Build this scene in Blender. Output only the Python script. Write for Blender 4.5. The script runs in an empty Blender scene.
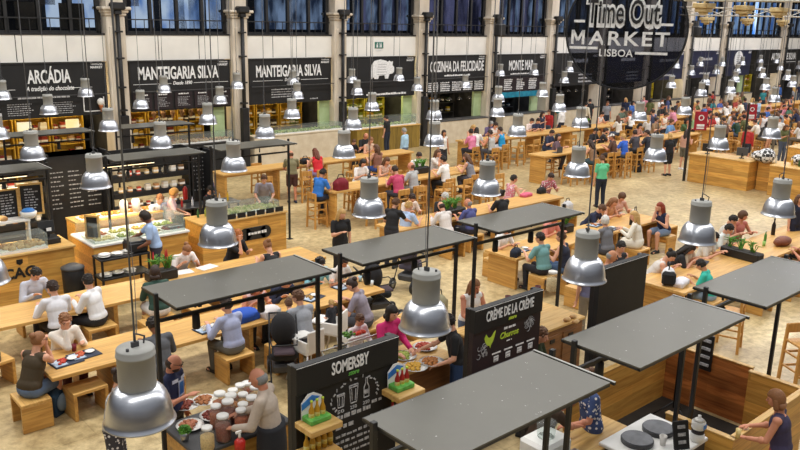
import bpy, bmesh, math, random
from mathutils import Vector, Matrix
random.seed(7)
PI = math.pi
SC = bpy.context.scene
COL = SC.collection
R_ = math.radians

# ------------------------------------------------------------------ camera
H = 5.8
FPX = 791.15
YAW, PIT, ROL = R_(41.855), R_(14.4917), R_(1.2216)
F = Vector((math.sin(YAW)*math.cos(PIT), math.cos(YAW)*math.cos(PIT), -math.sin(PIT)))
R0 = Vector((math.cos(YAW), -math.sin(YAW), 0))
U0 = R0.cross(F)
RV = math.cos(ROL)*R0 + math.sin(ROL)*U0
UV = -math.sin(ROL)*R0 + math.cos(ROL)*U0
CAM = Vector((0, 0, H))

def ray(px, py):
    return F + (px-400)/FPX*RV - (py-225)/FPX*UV
def at(px, py, z=0.0):
    "the point of the horizontal plane z that the photo shows at a pixel"
    d = ray(px, py)
    return CAM + d*((z-H)/d.z)
def aty(px, py, y):
    d = ray(px, py)
    return CAM + d*(y/d.y)

cam = bpy.data.cameras.new('camera')
cam.sensor_width = 36
cam.lens = FPX/800*36
cam.clip_end = 400
cam.clip_start = 0.1
camo = bpy.data.objects.new('camera', cam)
camo.matrix_world = Matrix(((RV.x, UV.x, -F.x, 0), (RV.y, UV.y, -F.y, 0), (RV.z, UV.z, -F.z, H), (0, 0, 0, 1)))
COL.objects.link(camo)
SC.camera = camo

# ------------------------------------------------------------------ materials
def srgb(h):
    if isinstance(h, str):
        h = h.lstrip('#')
        c = [int(h[i:i+2], 16)/255 for i in (0, 2, 4)]
    else:
        c = h
    return tuple(((x/12.92) if x <= 0.04045 else ((x+0.055)/1.055)**2.4) for x in c)+(1,)

def newmat(name):
    m = bpy.data.materials.new(name)
    m.use_nodes = True
    nt = m.node_tree
    return m, nt, nt.nodes['Principled BSDF']

def noise_mat(name, c1, c2, scale=6, rough=.6, metal=0, detail=4, bump=0.0, stretch=(1, 1, 1), contrast=(.35, .65), spec=.5, rough_var=0):
    m, nt, b = newmat(name)
    tc = nt.nodes.new('ShaderNodeTexCoord')
    mp = nt.nodes.new('ShaderNodeMapping'); mp.inputs['Scale'].default_value = stretch
    nz = nt.nodes.new('ShaderNodeTexNoise'); nz.inputs['Scale'].default_value = scale; nz.inputs['Detail'].default_value = detail
    cr = nt.nodes.new('ShaderNodeValToRGB')
    cr.color_ramp.elements[0].position = contrast[0]; cr.color_ramp.elements[0].color = srgb(c1)
    cr.color_ramp.elements[1].position = contrast[1]; cr.color_ramp.elements[1].color = srgb(c2)
    L = nt.links.new
    L(tc.outputs['Object'], mp.inputs['Vector']); L(mp.outputs[0], nz.inputs['Vector']); L(nz.outputs['Fac'], cr.inputs[0])
    L(cr.outputs[0], b.inputs['Base Color'])
    b.inputs['Roughness'].default_value = rough; b.inputs['Metallic'].default_value = metal
    b.inputs['Specular IOR Level'].default_value = spec
    if rough_var:
        mr = nt.nodes.new('ShaderNodeMapRange'); mr.inputs['To Min'].default_value = rough-rough_var; mr.inputs['To Max'].default_value = rough+rough_var
        L(nz.outputs['Fac'], mr.inputs[0]); L(mr.outputs[0], b.inputs['Roughness'])
    if bump:
        bp = nt.nodes.new('ShaderNodeBump'); bp.inputs['Strength'].default_value = bump; bp.inputs['Distance'].default_value = .01
        L(nz.outputs['Fac'], bp.inputs['Height']); L(bp.outputs[0], b.inputs['Normal'])
    return m

def wood_mat(name, c1, c2, grain='X', plank='Y', width=.14, var=.22, rough=.45, phase=0.0, length=0):
    m, nt, b = newmat(name)
    L = nt.links.new
    tc = nt.nodes.new('ShaderNodeTexCoord')
    mp = nt.nodes.new('ShaderNodeMapping')
    sc = {'X': (.8, 9, 9), 'Y': (9, .8, 9), 'Z': (9, 9, .8)}[grain]
    mp.inputs['Scale'].default_value = sc
    nz = nt.nodes.new('ShaderNodeTexNoise'); nz.inputs['Scale'].default_value = 2.2; nz.inputs['Detail'].default_value = 5; nz.inputs['Distortion'].default_value = .6
    cr = nt.nodes.new('ShaderNodeValToRGB')
    cr.color_ramp.elements[0].position = .3; cr.color_ramp.elements[0].color = srgb(c2)
    cr.color_ramp.elements[1].position = .62; cr.color_ramp.elements[1].color = srgb(c1)
    L(tc.outputs['Object'], mp.inputs[0]); L(mp.outputs[0], nz.inputs['Vector']); L(nz.outputs['Fac'], cr.inputs[0])
    sx = nt.nodes.new('ShaderNodeSeparateXYZ'); L(tc.outputs['Object'], sx.inputs[0])
    dv = nt.nodes.new('ShaderNodeMath'); dv.operation = 'MULTIPLY_ADD'; dv.inputs[1].default_value = 1/width; dv.inputs[2].default_value = phase+100
    L(sx.outputs[plank], dv.inputs[0])
    fl = nt.nodes.new('ShaderNodeMath'); fl.operation = 'FLOOR'; L(dv.outputs[0], fl.inputs[0])
    wn = nt.nodes.new('ShaderNodeTexWhiteNoise'); wn.noise_dimensions = '1D'
    if length:
        d2 = nt.nodes.new('ShaderNodeMath'); d2.operation = 'MULTIPLY_ADD'; d2.inputs[1].default_value = 1/length
        L(sx.outputs[grain], d2.inputs[0]); 
        w0 = nt.nodes.new('ShaderNodeTexWhiteNoise'); w0.noise_dimensions = '1D'; L(fl.outputs[0], w0.inputs['W'])
        L(w0.outputs[0], d2.inputs[2])
        f2 = nt.nodes.new('ShaderNodeMath'); f2.operation = 'FLOOR'; L(d2.outputs[0], f2.inputs[0])
        cb = nt.nodes.new('ShaderNodeMath'); cb.operation = 'MULTIPLY_ADD'; cb.inputs[1].default_value = 17.3
        L(f2.outputs[0], cb.inputs[0]); L(fl.outputs[0], cb.inputs[2]); L(cb.outputs[0], wn.inputs['W'])
    else:
        L(fl.outputs[0], wn.inputs['W'])
    mr = nt.nodes.new('ShaderNodeMapRange'); mr.inputs['To Min'].default_value = 1-var; mr.inputs['To Max'].default_value = 1+var*.35
    L(wn.outputs[0], mr.inputs[0])
    # thin joint between planks
    fr = nt.nodes.new('ShaderNodeMath'); fr.operation = 'FRACT'; L(dv.outputs[0], fr.inputs[0])
    gt = nt.nodes.new('ShaderNodeMath'); gt.operation = 'GREATER_THAN'; gt.inputs[1].default_value = .035; L(fr.outputs[0], gt.inputs[0])
    jm = nt.nodes.new('ShaderNodeMapRange'); jm.inputs['To Min'].default_value = .78; L(gt.outputs[0], jm.inputs[0])
    mu = nt.nodes.new('ShaderNodeMath'); mu.operation = 'MULTIPLY'; L(mr.outputs[0], mu.inputs[0]); L(jm.outputs[0], mu.inputs[1])
    mx = nt.nodes.new('ShaderNodeVectorMath'); mx.operation = 'SCALE'; L(cr.outputs[0], mx.inputs[0]); L(mu.outputs[0], mx.inputs['Scale'])
    L(mx.outputs[0], b.inputs['Base Color'])
    b.inputs['Roughness'].default_value = rough
    return m

def tint_mat(name, rough=.8, sss=0, metal=0, amount=.12, scale=30, bump=.15, check=None):
    "takes the object's own colour"
    m, nt, b = newmat(name)
    L = nt.links.new
    oi = nt.nodes.new('ShaderNodeObjectInfo')
    tc = nt.nodes.new('ShaderNodeTexCoord')
    nz = nt.nodes.new('ShaderNodeTexNoise'); nz.inputs['Scale'].default_value = scale; nz.inputs['Detail'].default_value = 3
    L(tc.outputs['Object'], nz.inputs['Vector'])
    mr = nt.nodes.new('ShaderNodeMapRange'); mr.inputs['To Min'].default_value = 1-amount; mr.inputs['To Max'].default_value = 1+amount
    L(nz.outputs['Fac'], mr.inputs[0])
    mx = nt.nodes.new('ShaderNodeVectorMath'); mx.operation = 'SCALE'
    L(oi.outputs['Color'], mx.inputs[0]); L(mr.outputs[0], mx.inputs['Scale'])
    out = mx.outputs[0]
    if check == 'pattern':
        v = nt.nodes.new('ShaderNodeTexVoronoi'); v.inputs['Scale'].default_value = 22
        L(tc.outputs['Object'], v.inputs['Vector'])
        lt = nt.nodes.new('ShaderNodeMath'); lt.operation = 'LESS_THAN'; lt.inputs[1].default_value = .35; L(v.outputs['Distance'], lt.inputs[0])
        mi = nt.nodes.new('ShaderNodeMix'); mi.data_type = 'RGBA'
        L(lt.outputs[0], mi.inputs['Factor']); L(out, mi.inputs['A']); mi.inputs['B'].default_value = (.75, .72, .7, 1)
        out = mi.outputs['Result']
    L(out, b.inputs['Base Color'])
    b.inputs['Roughness'].default_value = rough; b.inputs['Metallic'].default_value = metal
    if bump:
        n2 = nt.nodes.new('ShaderNodeTexNoise'); n2.inputs['Scale'].default_value = 9; n2.inputs['Detail'].default_value = 2
        L(tc.outputs['Object'], n2.inputs['Vector'])
        bp = nt.nodes.new('ShaderNodeBump'); bp.inputs['Strength'].default_value = bump; bp.inputs['Distance'].default_value = .03
        L(n2.outputs['Fac'], bp.inputs['Height']); L(bp.outputs[0], b.inputs['Normal'])
    return m

def glass_mat(name, tint=(1, 1, 1), trans=.85, rough=.05):
    m = bpy.data.materials.new(name); m.use_nodes = True
    nt = m.node_tree; nt.nodes.clear(); L = nt.links.new
    o = nt.nodes.new('ShaderNodeOutputMaterial')
    t = nt.nodes.new('ShaderNodeBsdfTransparent'); t.inputs[0].default_value = (*tint, 1)
    g = nt.nodes.new('ShaderNodeBsdfPrincipled'); g.inputs['Base Color'].default_value = (*([x*.6 for x in tint] if tint[0] > .5 else [.02]*3), 1); g.inputs['Roughness'].default_value = rough
    nz = nt.nodes.new('ShaderNodeTexNoise'); nz.inputs['Scale'].default_value = 3
    mr = nt.nodes.new('ShaderNodeMapRange'); mr.inputs['To Min'].default_value = 1-trans-.05; mr.inputs['To Max'].default_value = 1-trans+.05
    L(nz.outputs['Fac'], mr.inputs[0])
    mx = nt.nodes.new('ShaderNodeMixShader'); L(mr.outputs[0], mx.inputs[0]); L(t.outputs[0], mx.inputs[1]); L(g.outputs[0], mx.inputs[2]); L(mx.outputs[0], o.inputs[0])
    return m

def emit_mat(name, c1, c2, strength, scale=2.0, stretch=(1, 1, 1)):
    m, nt, b = newmat(name)
    L = nt.links.new
    tc = nt.nodes.new('ShaderNodeTexCoord'); mp = nt.nodes.new('ShaderNodeMapping'); mp.inputs['Scale'].default_value = stretch
    nz = nt.nodes.new('ShaderNodeTexNoise'); nz.inputs['Scale'].default_value = scale; nz.inputs['Detail'].default_value = 3
    cr = nt.nodes.new('ShaderNodeValToRGB'); cr.color_ramp.elements[0].position = .38; cr.color_ramp.elements[1].position = .62
    cr.color_ramp.elements[0].color = srgb(c1); cr.color_ramp.elements[1].color = srgb(c2)
    L(tc.outputs['Object'], mp.inputs[0]); L(mp.outputs[0], nz.inputs[0]); L(nz.outputs['Fac'], cr.inputs[0])
    L(cr.outputs[0], b.inputs['Emission Color']); b.inputs['Emission Strength'].default_value = strength
    b.inputs['Base Color'].default_value = (.1, .1, .1, 1)
    return m

M = {}
M['wood'] = wood_mat('oak_planks', '#e2b368', '#c8954e', 'X', 'Y', .15, .14)
M['wood_slab'] = wood_mat('oak_slab', '#d9a658', '#ba8540', 'Y', 'Z', .3, .12)
M['wood_wall'] = wood_mat('oak_boards', '#e6b058', '#c68a3c', 'X', 'Z', .17, .3, length=1.6)
M['wood_wally'] = wood_mat('oak_boards_side', '#e6b058', '#c68a3c', 'Y', 'Z', .17, .3, length=1.6)
M['wood_red'] = wood_mat('pine_boards', '#bd7238', '#8a481c', 'X', 'Z', .15, .4, length=1.1)
M['wood_redy'] = wood_mat('pine_boards_side', '#c47c42', '#8e4c20', 'Y', 'Z', .15, .42, length=1.1)
M['wood_light'] = wood_mat('light_oak', '#deb670', '#c89850', 'X', 'Y', .2, .08)
M['wood_chair'] = wood_mat('chair_wood', '#d4a055', '#b67e3a', 'Z', 'X', .3, .08)
M['wood_dark'] = wood_mat('brown_wood', '#8a5c34', '#6b4324', 'X', 'Z', .3, .15)
M['black'] = noise_mat('black_metal', '#141416', '#1f1f21', 5, .5)
M['board'] = noise_mat('black_board', '#0c0c0e', '#151517', 2, .6)
M['boardv'] = noise_mat('aubergine_board', '#1d141a', '#281c23', 2, .5)
M['navy'] = noise_mat('navy_board', '#171b33', '#222848', 2, .5)
M['chalk'] = noise_mat('white_lettering', '#d8d8d8', '#f2f2f2', 20, .7)
M['chalk_grey'] = noise_mat('chalk_lines', '#8f8f92', '#c8c8ca', 30, .9)
M['lime'] = noise_mat('lime_paint', '#b4cf3a', '#cbe04c', 12, .6)
M['green_paint'] = noise_mat('green_paint', '#4f9a3c', '#6db851', 12, .6)
M['canopy'] = noise_mat('grey_laminate', '#4d4b43', '#5c5a51', 1.2, .38, detail=6, rough_var=.08, contrast=(.3, .7))
M['canopy_edge'] = noise_mat('canopy_edge', '#1c1c1d', '#28282a', 6, .5)
M['cable'] = noise_mat('cable_grey', '#5c6068', '#747880', 4, .5)
M['griddle'] = noise_mat('griddle_iron', '#55575c', '#6c6e74', 8, .5)
M['floor'] = None
M['white_wall'] = noise_mat('cream_plaster', '#e4e1da', '#f0ede6', 1.0, .8)
M['pillar'] = noise_mat('stone_plaster', '#c2b5a2', '#e3d8c8', 1.6, .85, detail=6, stretch=(1, 1, .35))
M['white'] = noise_mat('white_plastic', '#e4e2dd', '#f2f0ec', 4, .4)
M['white_stone'] = noise_mat('beige_counter', '#cbbba0', '#d9ccb4', 3, .5)
M['steel'] = noise_mat('steel', '#9a9a9c', '#bcbcbe', 8, .3, metal=1)
M['alu'] = noise_mat('spun_aluminium', '#cdd0d8', '#e6e9f0', 3, .3, metal=1, stretch=(1, 1, 4), rough_var=.04)
M['grey_housing'] = noise_mat('grey_housing', '#989894', '#a6a6a1', 3, .5)
M['grey_dark'] = noise_mat('grey_dark', '#3a3a3c', '#4a4a4c', 3, .5)
M['glass'] = glass_mat('clear_glass', (.93, .97, .96), .86, .05)
M['winglass'] = glass_mat('window_glass', (.49, .55, .62), .88, .04)
M['disc'] = glass_mat('smoked_disc', (.46, .47, .52), .72, .3)
M['fabric'] = tint_mat('fabric')
M['pattern'] = tint_mat('patterned_fabric', check='pattern')
M['skin'] = tint_mat('skin', .55, amount=.05, bump=0)
M['hair'] = tint_mat('hair', .6, amount=.35, scale=60, bump=.6)
M['tint'] = tint_mat('painted', .45, amount=.04, bump=0)
M['food'] = tint_mat('food', .6, amount=.4, scale=40, bump=.8)
M['leaf'] = noise_mat('leaf', '#2f6a24', '#6fa83a', 14, .5)
M['dark_floor'] = noise_mat('black_matting', '#1d1812', '#2c251c', 4, .8, bump=.3)
M['rail'] = noise_mat('truss_steel', '#a8a296', '#c4beb0', 3, .5)
M['truss_wood'] = noise_mat('fixture_beige', '#a58a54', '#cdb98c', 3, .5)
M['eye'] = noise_mat('eye_dark', '#20160f', '#2c1d14', 5, .3)
M['lip'] = noise_mat('lip', '#a4564a', '#b06456', 5, .5)

# pale specks of dust on the canopy laminate
nt = M['canopy'].node_tree; L = nt.links.new; b = nt.nodes['Principled BSDF']
tc = nt.nodes.new('ShaderNodeTexCoord'); nz = nt.nodes.new('ShaderNodeTexNoise'); nz.inputs['Scale'].default_value = 26; nz.inputs['Detail'].default_value = 2
n3 = nt.nodes.new('ShaderNodeTexNoise'); n3.inputs['Scale'].default_value = 1.6
L(tc.outputs['Object'], nz.inputs[0]); L(tc.outputs['Object'], n3.inputs[0])
ad = nt.nodes.new('ShaderNodeMath'); ad.operation = 'MULTIPLY_ADD'; ad.inputs[1].default_value = .35; L(n3.outputs['Fac'], ad.inputs[0]); L(nz.outputs['Fac'], ad.inputs[2])
speck = nt.nodes.new('ShaderNodeMapRange'); speck.inputs['From Min'].default_value = .90; speck.inputs['From Max'].default_value = .94; L(ad.outputs[0], speck.inputs[0])
mi = nt.nodes.new('ShaderNodeMix'); mi.data_type = 'RGBA'; L(speck.outputs[0], mi.inputs['Factor']); L(b.inputs['Base Color'].links[0].from_socket, mi.inputs['A']); mi.inputs['B'].default_value = (.5, .5, .48, 1)
L(mi.outputs['Result'], b.inputs['Base Color'])

# floor: honed stone slabs with worn patches
m, nt, b = newmat('stone_floor'); L = nt.links.new
tc = nt.nodes.new('ShaderNodeTexCoord')
n1 = nt.nodes.new('ShaderNodeTexNoise'); n1.inputs['Scale'].default_value = .55; n1.inputs['Detail'].default_value = 6; n1.inputs['Roughness'].default_value = .65
n2 = nt.nodes.new('ShaderNodeTexNoise'); n2.inputs['Scale'].default_value = 5.5; n2.inputs['Detail'].default_value = 5; n2.inputs['Roughness'].default_value = .7
L(tc.outputs['Object'], n1.inputs[0]); L(tc.outputs['Object'], n2.inputs[0])
c1 = nt.nodes.new('ShaderNodeValToRGB'); c1.color_ramp.elements[0].position = .35; c1.color_ramp.elements[1].position = .68
c1.color_ramp.elements[0].color = srgb('#b8a073'); c1.color_ramp.elements[1].color = srgb('#e2cd9c')
c2 = nt.nodes.new('ShaderNodeValToRGB'); c2.color_ramp.elements[0].position = .3; c2.color_ramp.elements[1].position = .6
c2.color_ramp.elements[0].color = (.5, .46, .4, 1); c2.color_ramp.elements[1].color = (1, 1, 1, 1)
L(n1.outputs[0], c1.inputs[0]); L(n2.outputs[0], c2.inputs[0])
br = nt.nodes.new('ShaderNodeTexBrick'); br.inputs['Scale'].default_value = 1; br.inputs['Brick Width'].default_value = 1.2; br.inputs['Row Height'].default_value = .8
br.inputs['Mortar Size'].default_value = .008; br.inputs['Color1'].default_value = (1, 1, 1, 1); br.inputs['Color2'].default_value = (.93, .92, .9, 1); br.inputs['Mortar'].default_value = (.72, .7, .66, 1)
L(tc.outputs['Object'], br.inputs['Vector'])
mm1 = nt.nodes.new('ShaderNodeMix'); mm1.data_type = 'RGBA'; mm1.blend_type = 'MULTIPLY'; mm1.inputs['Factor'].default_value = 1
mm2 = nt.nodes.new('ShaderNodeMix'); mm2.data_type = 'RGBA'; mm2.blend_type = 'MULTIPLY'; mm2.inputs['Factor'].default_value = .7
L(c1.outputs[0], mm1.inputs['A']); L(c2.outputs[0], mm1.inputs['B']); L(mm1.outputs['Result'], mm2.inputs['A']); L(br.outputs[0], mm2.inputs['B'])
L(mm2.outputs['Result'], b.inputs['Base Color']); b.inputs['Roughness'].default_value = .38
M['floor'] = m

# ------------------------------------------------------------------ mesh building
class MB:
    def __init__(s):
        s.v = []; s.f = []; s.m = []; s.s = []
    def add(s, vs, fs, mat=0, smooth=False):
        o = len(s.v); s.v += [tuple(v) for v in vs]
        for f in fs:
            s.f.append(tuple(i+o for i in f)); s.m.append(mat); s.s.append(smooth)
        return s
    def box(s, x0, x1, y0, y1, z0, z1, mat=0, bev=0.0, mtx=None):
        if x0 > x1: x0, x1 = x1, x0
        if y0 > y1: y0, y1 = y1, y0
        b = min(bev, (x1-x0)*.45, (y1-y0)*.45, (z1-z0)*.45)
        if b <= 0:
            vs = [(x, y, z) for z in (z0, z1) for y in (y0, y1) for x in (x0, x1)]
            fs = [(0, 2, 3, 1), (4, 5, 7, 6), (0, 1, 5, 4), (2, 6, 7, 3), (0, 4, 6, 2), (1, 3, 7, 5)]
        else:
            vs = []; 
            for sx in (0, 1):
                for sy in (0, 1):
                    for sz in (0, 1):
                        X = (x0, x1)[sx]; Y = (y0, y1)[sy]; Z = (z0, z1)[sz]
                        dx = b*(1-2*sx); dy = b*(1-2*sy); dz = b*(1-2*sz)
                        vs += [(X, Y+dy, Z+dz), (X+dx, Y, Z+dz), (X+dx, Y+dy, Z)]
            def c(sx, sy, sz): return (sx*4+sy*2+sz)*3
            fs = []
            for sx in (0, 1): fs.append([c(sx, 0, 0), c(sx, 1, 0), c(sx, 1, 1), c(sx, 0, 1)][::(-1 if sx == 0 else 1)])
            for sy in (0, 1): fs.append([c(0, sy, 0)+1, c(1, sy, 0)+1, c(1, sy, 1)+1, c(0, sy, 1)+1][::(1 if sy == 0 else -1)])
            for sz in (0, 1): fs.append([c(0, 0, sz)+2, c(1, 0, sz)+2, c(1, 1, sz)+2, c(0, 1, sz)+2][::(-1 if sz == 0 else 1)])
            for a in (0, 1):
                for d in (0, 1):
                    fs.append([c(a, d, 0), c(a, d, 1), c(a, d, 1)+1, c(a, d, 0)+1][::(1 if a == d else -1)])
                    fs.append([c(a, 0, d), c(a, 1, d), c(a, 1, d)+2, c(a, 0, d)+2][::(-1 if a == d else 1)])
                    fs.append([c(0, a, d)+1, c(1, a, d)+1, c(1, a, d)+2, c(0, a, d)+2][::(1 if a == d else -1)])
            for sx in (0, 1):
                for sy in (0, 1):
                    for sz in (0, 1):
                        k = c(sx, sy, sz); fs.append([k, k+1, k+2][::(-1 if (sx+sy+sz) % 2 else 1)])
        if mtx is not None: vs = [mtx @ Vector(v) for v in vs]
        return s.add(vs, fs, mat)
    def lathe(s, prof, c=(0, 0, 0), seg=24, mat=0, smooth=True, cap0=True, cap1=True, ax='z', sq=1.0):
        vs = []; fs = []
        for r, z in prof:
            for k in range(seg):
                a = 2*PI*k/seg
                p = (r*math.cos(a), r*math.sin(a)*sq, z)
                if ax == 'x': p = (p[2], p[0], p[1])
                if ax == 'y': p = (p[1], p[2], p[0])
                vs.append((p[0]+c[0], p[1]+c[1], p[2]+c[2]))
        for i in range(len(prof)-1):
            for k in range(seg):
                k2 = (k+1) % seg
                fs.append((i*seg+k, i*seg+k2, (i+1)*seg+k2, (i+1)*seg+k))
        if cap0: fs.append(tuple(range(seg))[::-1])
        if cap1: fs.append(tuple((len(prof)-1)*seg+k for k in range(seg)))
        return s.add(vs, fs, mat, smooth)
    def ell(s, c, r, seg=14, rings=9, mat=0, mtx=None):
        vs = []; fs = []
        for i in range(1, rings):
            t = PI*i/rings
            for k in range(seg):
                a = 2*PI*k/seg
                vs.append(Vector((r[0]*math.sin(t)*math.cos(a), r[1]*math.sin(t)*math.sin(a), -r[2]*math.cos(t))))
        vs += [Vector((0, 0, -r[2])), Vector((0, 0, r[2]))]
        n = (rings-1)*seg
        for i in range(rings-2):
            for k in range(seg):
                k2 = (k+1) % seg
                fs.append((i*seg+k, i*seg+k2, (i+1)*seg+k2, (i+1)*seg+k))
        for k in range(seg):
            k2 = (k+1) % seg
            fs.append((n, k2, k)); fs.append((n+1, (rings-2)*seg+k, (rings-2)*seg+k2))
        if mtx is not None: vs = [mtx @ v for v in vs]
        return s.add([(v[0]+c[0], v[1]+c[1], v[2]+c[2]) for v in vs], fs, mat, True)
    def cap(s, p0, p1, r0, r1, seg=12, mat=0):
        "tapered capsule"
        p0 = Vector(p0); p1 = Vector(p1); d = p1-p0
        if d.length < 1e-5: return s.ell(p0, (r0, r0, r0))
        q = d.to_track_quat('Z', 'Y').to_matrix()
        vs = []; fs = []; n = 4
        rings = [(p0, r0, -PI/2*(1-i/n)) for i in range(n+1)]+[(p1, r1, PI/2*i/n) for i in range(n+1)]
        for p, r, t in rings:
            for k in range(seg):
                a = 2*PI*k/seg
                vs.append(p+q @ Vector((r*max(math.cos(t), .02)*math.cos(a), r*max(math.cos(t), .02)*math.sin(a), r*math.sin(t))))
        m_ = len(rings)
        for i in range(m_-1):
            for k in range(seg):
                k2 = (k+1) % seg
                fs.append((i*seg+k, i*seg+k2, (i+1)*seg+k2, (i+1)*seg+k))
        fs.append(tuple(range(seg))[::-1]); fs.append(tuple((m_-1)*seg+k for k in range(seg)))
        return s.add(vs, fs, mat, True)
    def rod(s, p0, p1, r, seg=8, mat=0, r1=None, smooth=True):
        p0 = Vector(p0); p1 = Vector(p1); q = (p1-p0).to_track_quat('Z', 'Y').to_matrix(); vs = []
        for p, rr in ((p0, r), (p1, r if r1 is None else r1)):
            for k in range(seg):
                a = 2*PI*k/seg+PI/seg; vs.append(p+q @ Vector((rr*math.cos(a), rr*math.sin(a), 0)))
        fs = [(k, (k+1) % seg, seg+(k+1) % seg, seg+k) for k in range(seg)]+[tuple(range(seg))[::-1], tuple(range(seg, 2*seg))]
        return s.add(vs, fs, mat, smooth and seg > 4)
    def bar(s, p0, p1, w, h, mat=0):
        "rectangular bar between two points"
        p0 = Vector(p0); p1 = Vector(p1); d = (p1-p0); l = d.length
        if abs(d.normalized().z) > .98: X = Vector((1, 0, 0))
        else: X = d.cross(Vector((0, 0, 1))).normalized()
        d.normalize(); Y = X.cross(d)
        vs = [p+X*(sx*w/2)+Y*(sy*h/2) for p in (p0, p1) for sx, sy in ((-1, -1), (1, -1), (1, 1), (-1, 1))]
        return s.add(vs, [(0, 1, 2, 3)[::-1], (4, 5, 6, 7), (0, 1, 5, 4), (1, 2, 6, 5), (2, 3, 7, 6), (3, 0, 4, 7)], mat)
    def path(s, pts, r, seg=6, mat=0):
        for a, b_ in zip(pts[:-1], pts[1:]): s.cap(a, b_, r, r, seg, mat)
        return s
    def poly(s, pts, d0, d1, plane='xz', mat=0):
        "extruded outline; pts in the plane, thickness along the third axis"
        n = len(pts); vs = []
        for d in (d0, d1):
            for a, b_ in pts:
                vs.append({'xz': (a, d, b_), 'yz': (d, a, b_), 'xy': (a, b_, d)}[plane])
        fs = [tuple(range(n)), tuple(range(n, 2*n))[::-1]]+[(k, n+k, n+(k+1) % n, (k+1) % n) for k in range(n)]
        return s.add(vs, fs, mat)
    def mesh(s, name, mats):
        me = bpy.data.meshes.new(name); me.from_pydata(s.v, [], s.f)
        for m_ in (mats if isinstance(mats, (list, tuple)) else [mats]): me.materials.append(M[m_] if isinstance(m_, str) else m_)
        me.polygons.foreach_set('material_index', s.m); me.polygons.foreach_set('use_smooth', s.s); me.update()
        return me
    def obj(s, name, mats, parent=None, color=None, loc=None):
        return link(name, s.mesh(name, mats), parent, color, loc)

def link(name, me, parent=None, color=None, loc=None):
    o = bpy.data.objects.new(name, me); COL.objects.link(o)
    if parent: o.parent = parent
    if color is not None: o.color = srgb(color)
    if loc is not None: o.location = loc
    return o

LABELS = {}
def tag(o, label, cat, group=None, kind=None):
    if label in LABELS and not group: print('DUPLABEL', label)
    if len(label.replace('-', ' ').split()) > 16: print('LONG', label)
    LABELS[label] = 1
    o['label'] = label; o['category'] = cat
    if group: o['group'] = group
    if kind: o['kind'] = kind
    return o
def struct(o):
    o['kind'] = 'structure'; return o
def thing(name, label, cat, loc=(0, 0, 0), rz=0.0, group=None, sc=1.0):
    o = bpy.data.objects.new(name, None); COL.objects.link(o); o.empty_display_size = .1
    o.location = loc; o.rotation_euler = (0, 0, rz); o.scale = (sc,)*3
    return tag(o, label, cat, group)
PROTO = {}
def copy_tree(src, parent=None):
    c = src.copy(); COL.objects.link(c)
    if parent: c.parent = parent
    for ch in src.children: copy_tree(ch, c)
    return c
def place(key, builder, label, cat, loc, rz=0.0, group=None, sc=1.0, colors=None, plabels=None):
    "build the first of a kind, copy the later ones with all their parts"
    if key in PROTO:
        src = PROTO[key]
        r = src.copy(); COL.objects.link(r)
        for k in list(r.keys()): del r[k]
        for ch in src.children: copy_tree(ch, r)
        r.location = loc; r.rotation_euler = (0, 0, rz); r.scale = (sc,)*3
        tag(r, label, cat, group)
    else:
        r = builder(label, cat)
        r.location = loc; r.rotation_euler = (0, 0, rz); r.scale = (sc,)*3
        if group: r['group'] = group
        PROTO[key] = r
        LABELS[label] = 1
    if colors:
        for o in [r]+list(r.children_recursive):
            n = o.name.split('.')[0]
            if n in colors: o.color = srgb(colors[n])
    return r

FONTCACHE = {}
def text_mesh(txt, bold=0.0, extrude=.006, spacing=1.0, key=None):
    "text outline as a mesh, normalised: x 0..w, y 0..1 on the capital height"
    k = (txt, bold, extrude, spacing)
    if k in FONTCACHE: return FONTCACHE[k]
    cu = bpy.data.curves.new('lettering', 'FONT'); cu.body = txt; cu.size = 1.37; cu.offset = bold; cu.extrude = extrude; cu.resolution_u = 3
    cu.space_character = spacing
    o = bpy.data.objects.new('lettering', cu); COL.objects.link(o)
    bpy.context.view_layer.update()
    me = bpy.data.meshes.new_from_object(o.evaluated_get(bpy.context.evaluated_depsgraph_get()))
    bpy.data.objects.remove(o); bpy.data.curves.remove(cu)
    vs = [v.co.copy() for v in me.vertices]; fs = [tuple(p.vertices) for p in me.polygons]
    x0 = min(v.x for v in vs); x1 = max(v.x for v in vs)
    out = ([Vector((v.x-x0, v.y, v.z)) for v in vs], fs, x1-x0)
    bpy.data.meshes.remove(me)
    FONTCACHE[k] = out
    return out
def add_text(mb, txt, cx, y, z, width, height, bold=.03, spacing=1.0, mat=0, slant=0.0, axis='x', rise=0.0, depth=.006):
    "lettering standing on a vertical board that faces -Y (axis x) at plane y; centred on cx; baseline z"
    vs, fs, w = text_mesh(txt, bold, .5, spacing)
    sx = width/w
    V = []
    for v in vs:
        X = cx-width/2+v.x*sx+v.y*slant*height; Z = z+v.y*height+(v.x*sx)*rise; D = y-depth*(v.z+.5)*1.0
        V.append((X, D, Z) if axis == 'x' else (D, -X, Z))
    mb.add(V, fs, mat)
def chalk_lines(mb, x0, x1, z0, z1, y, rows, mat=0, h=None, seed=1, fill=.75):
    "rows of short strokes, as small as the writing in the photograph"
    r = random.Random(seed)
    dz = (z1-z0)/rows; h = h or dz*.38
    for i in range(rows):
        z = z1-(i+.7)*dz; x = x0
        end = x0+(x1-x0)*r.uniform(fill, 1)
        while x < end:
            w = r.uniform(.03, .09)*max(1, (x1-x0))
            mb.box(x, min(x+w, x1), y-.004, y, z, z+h*r.uniform(.7, 1.1), mat)
            x += w+r.uniform(.012, .03)
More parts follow.
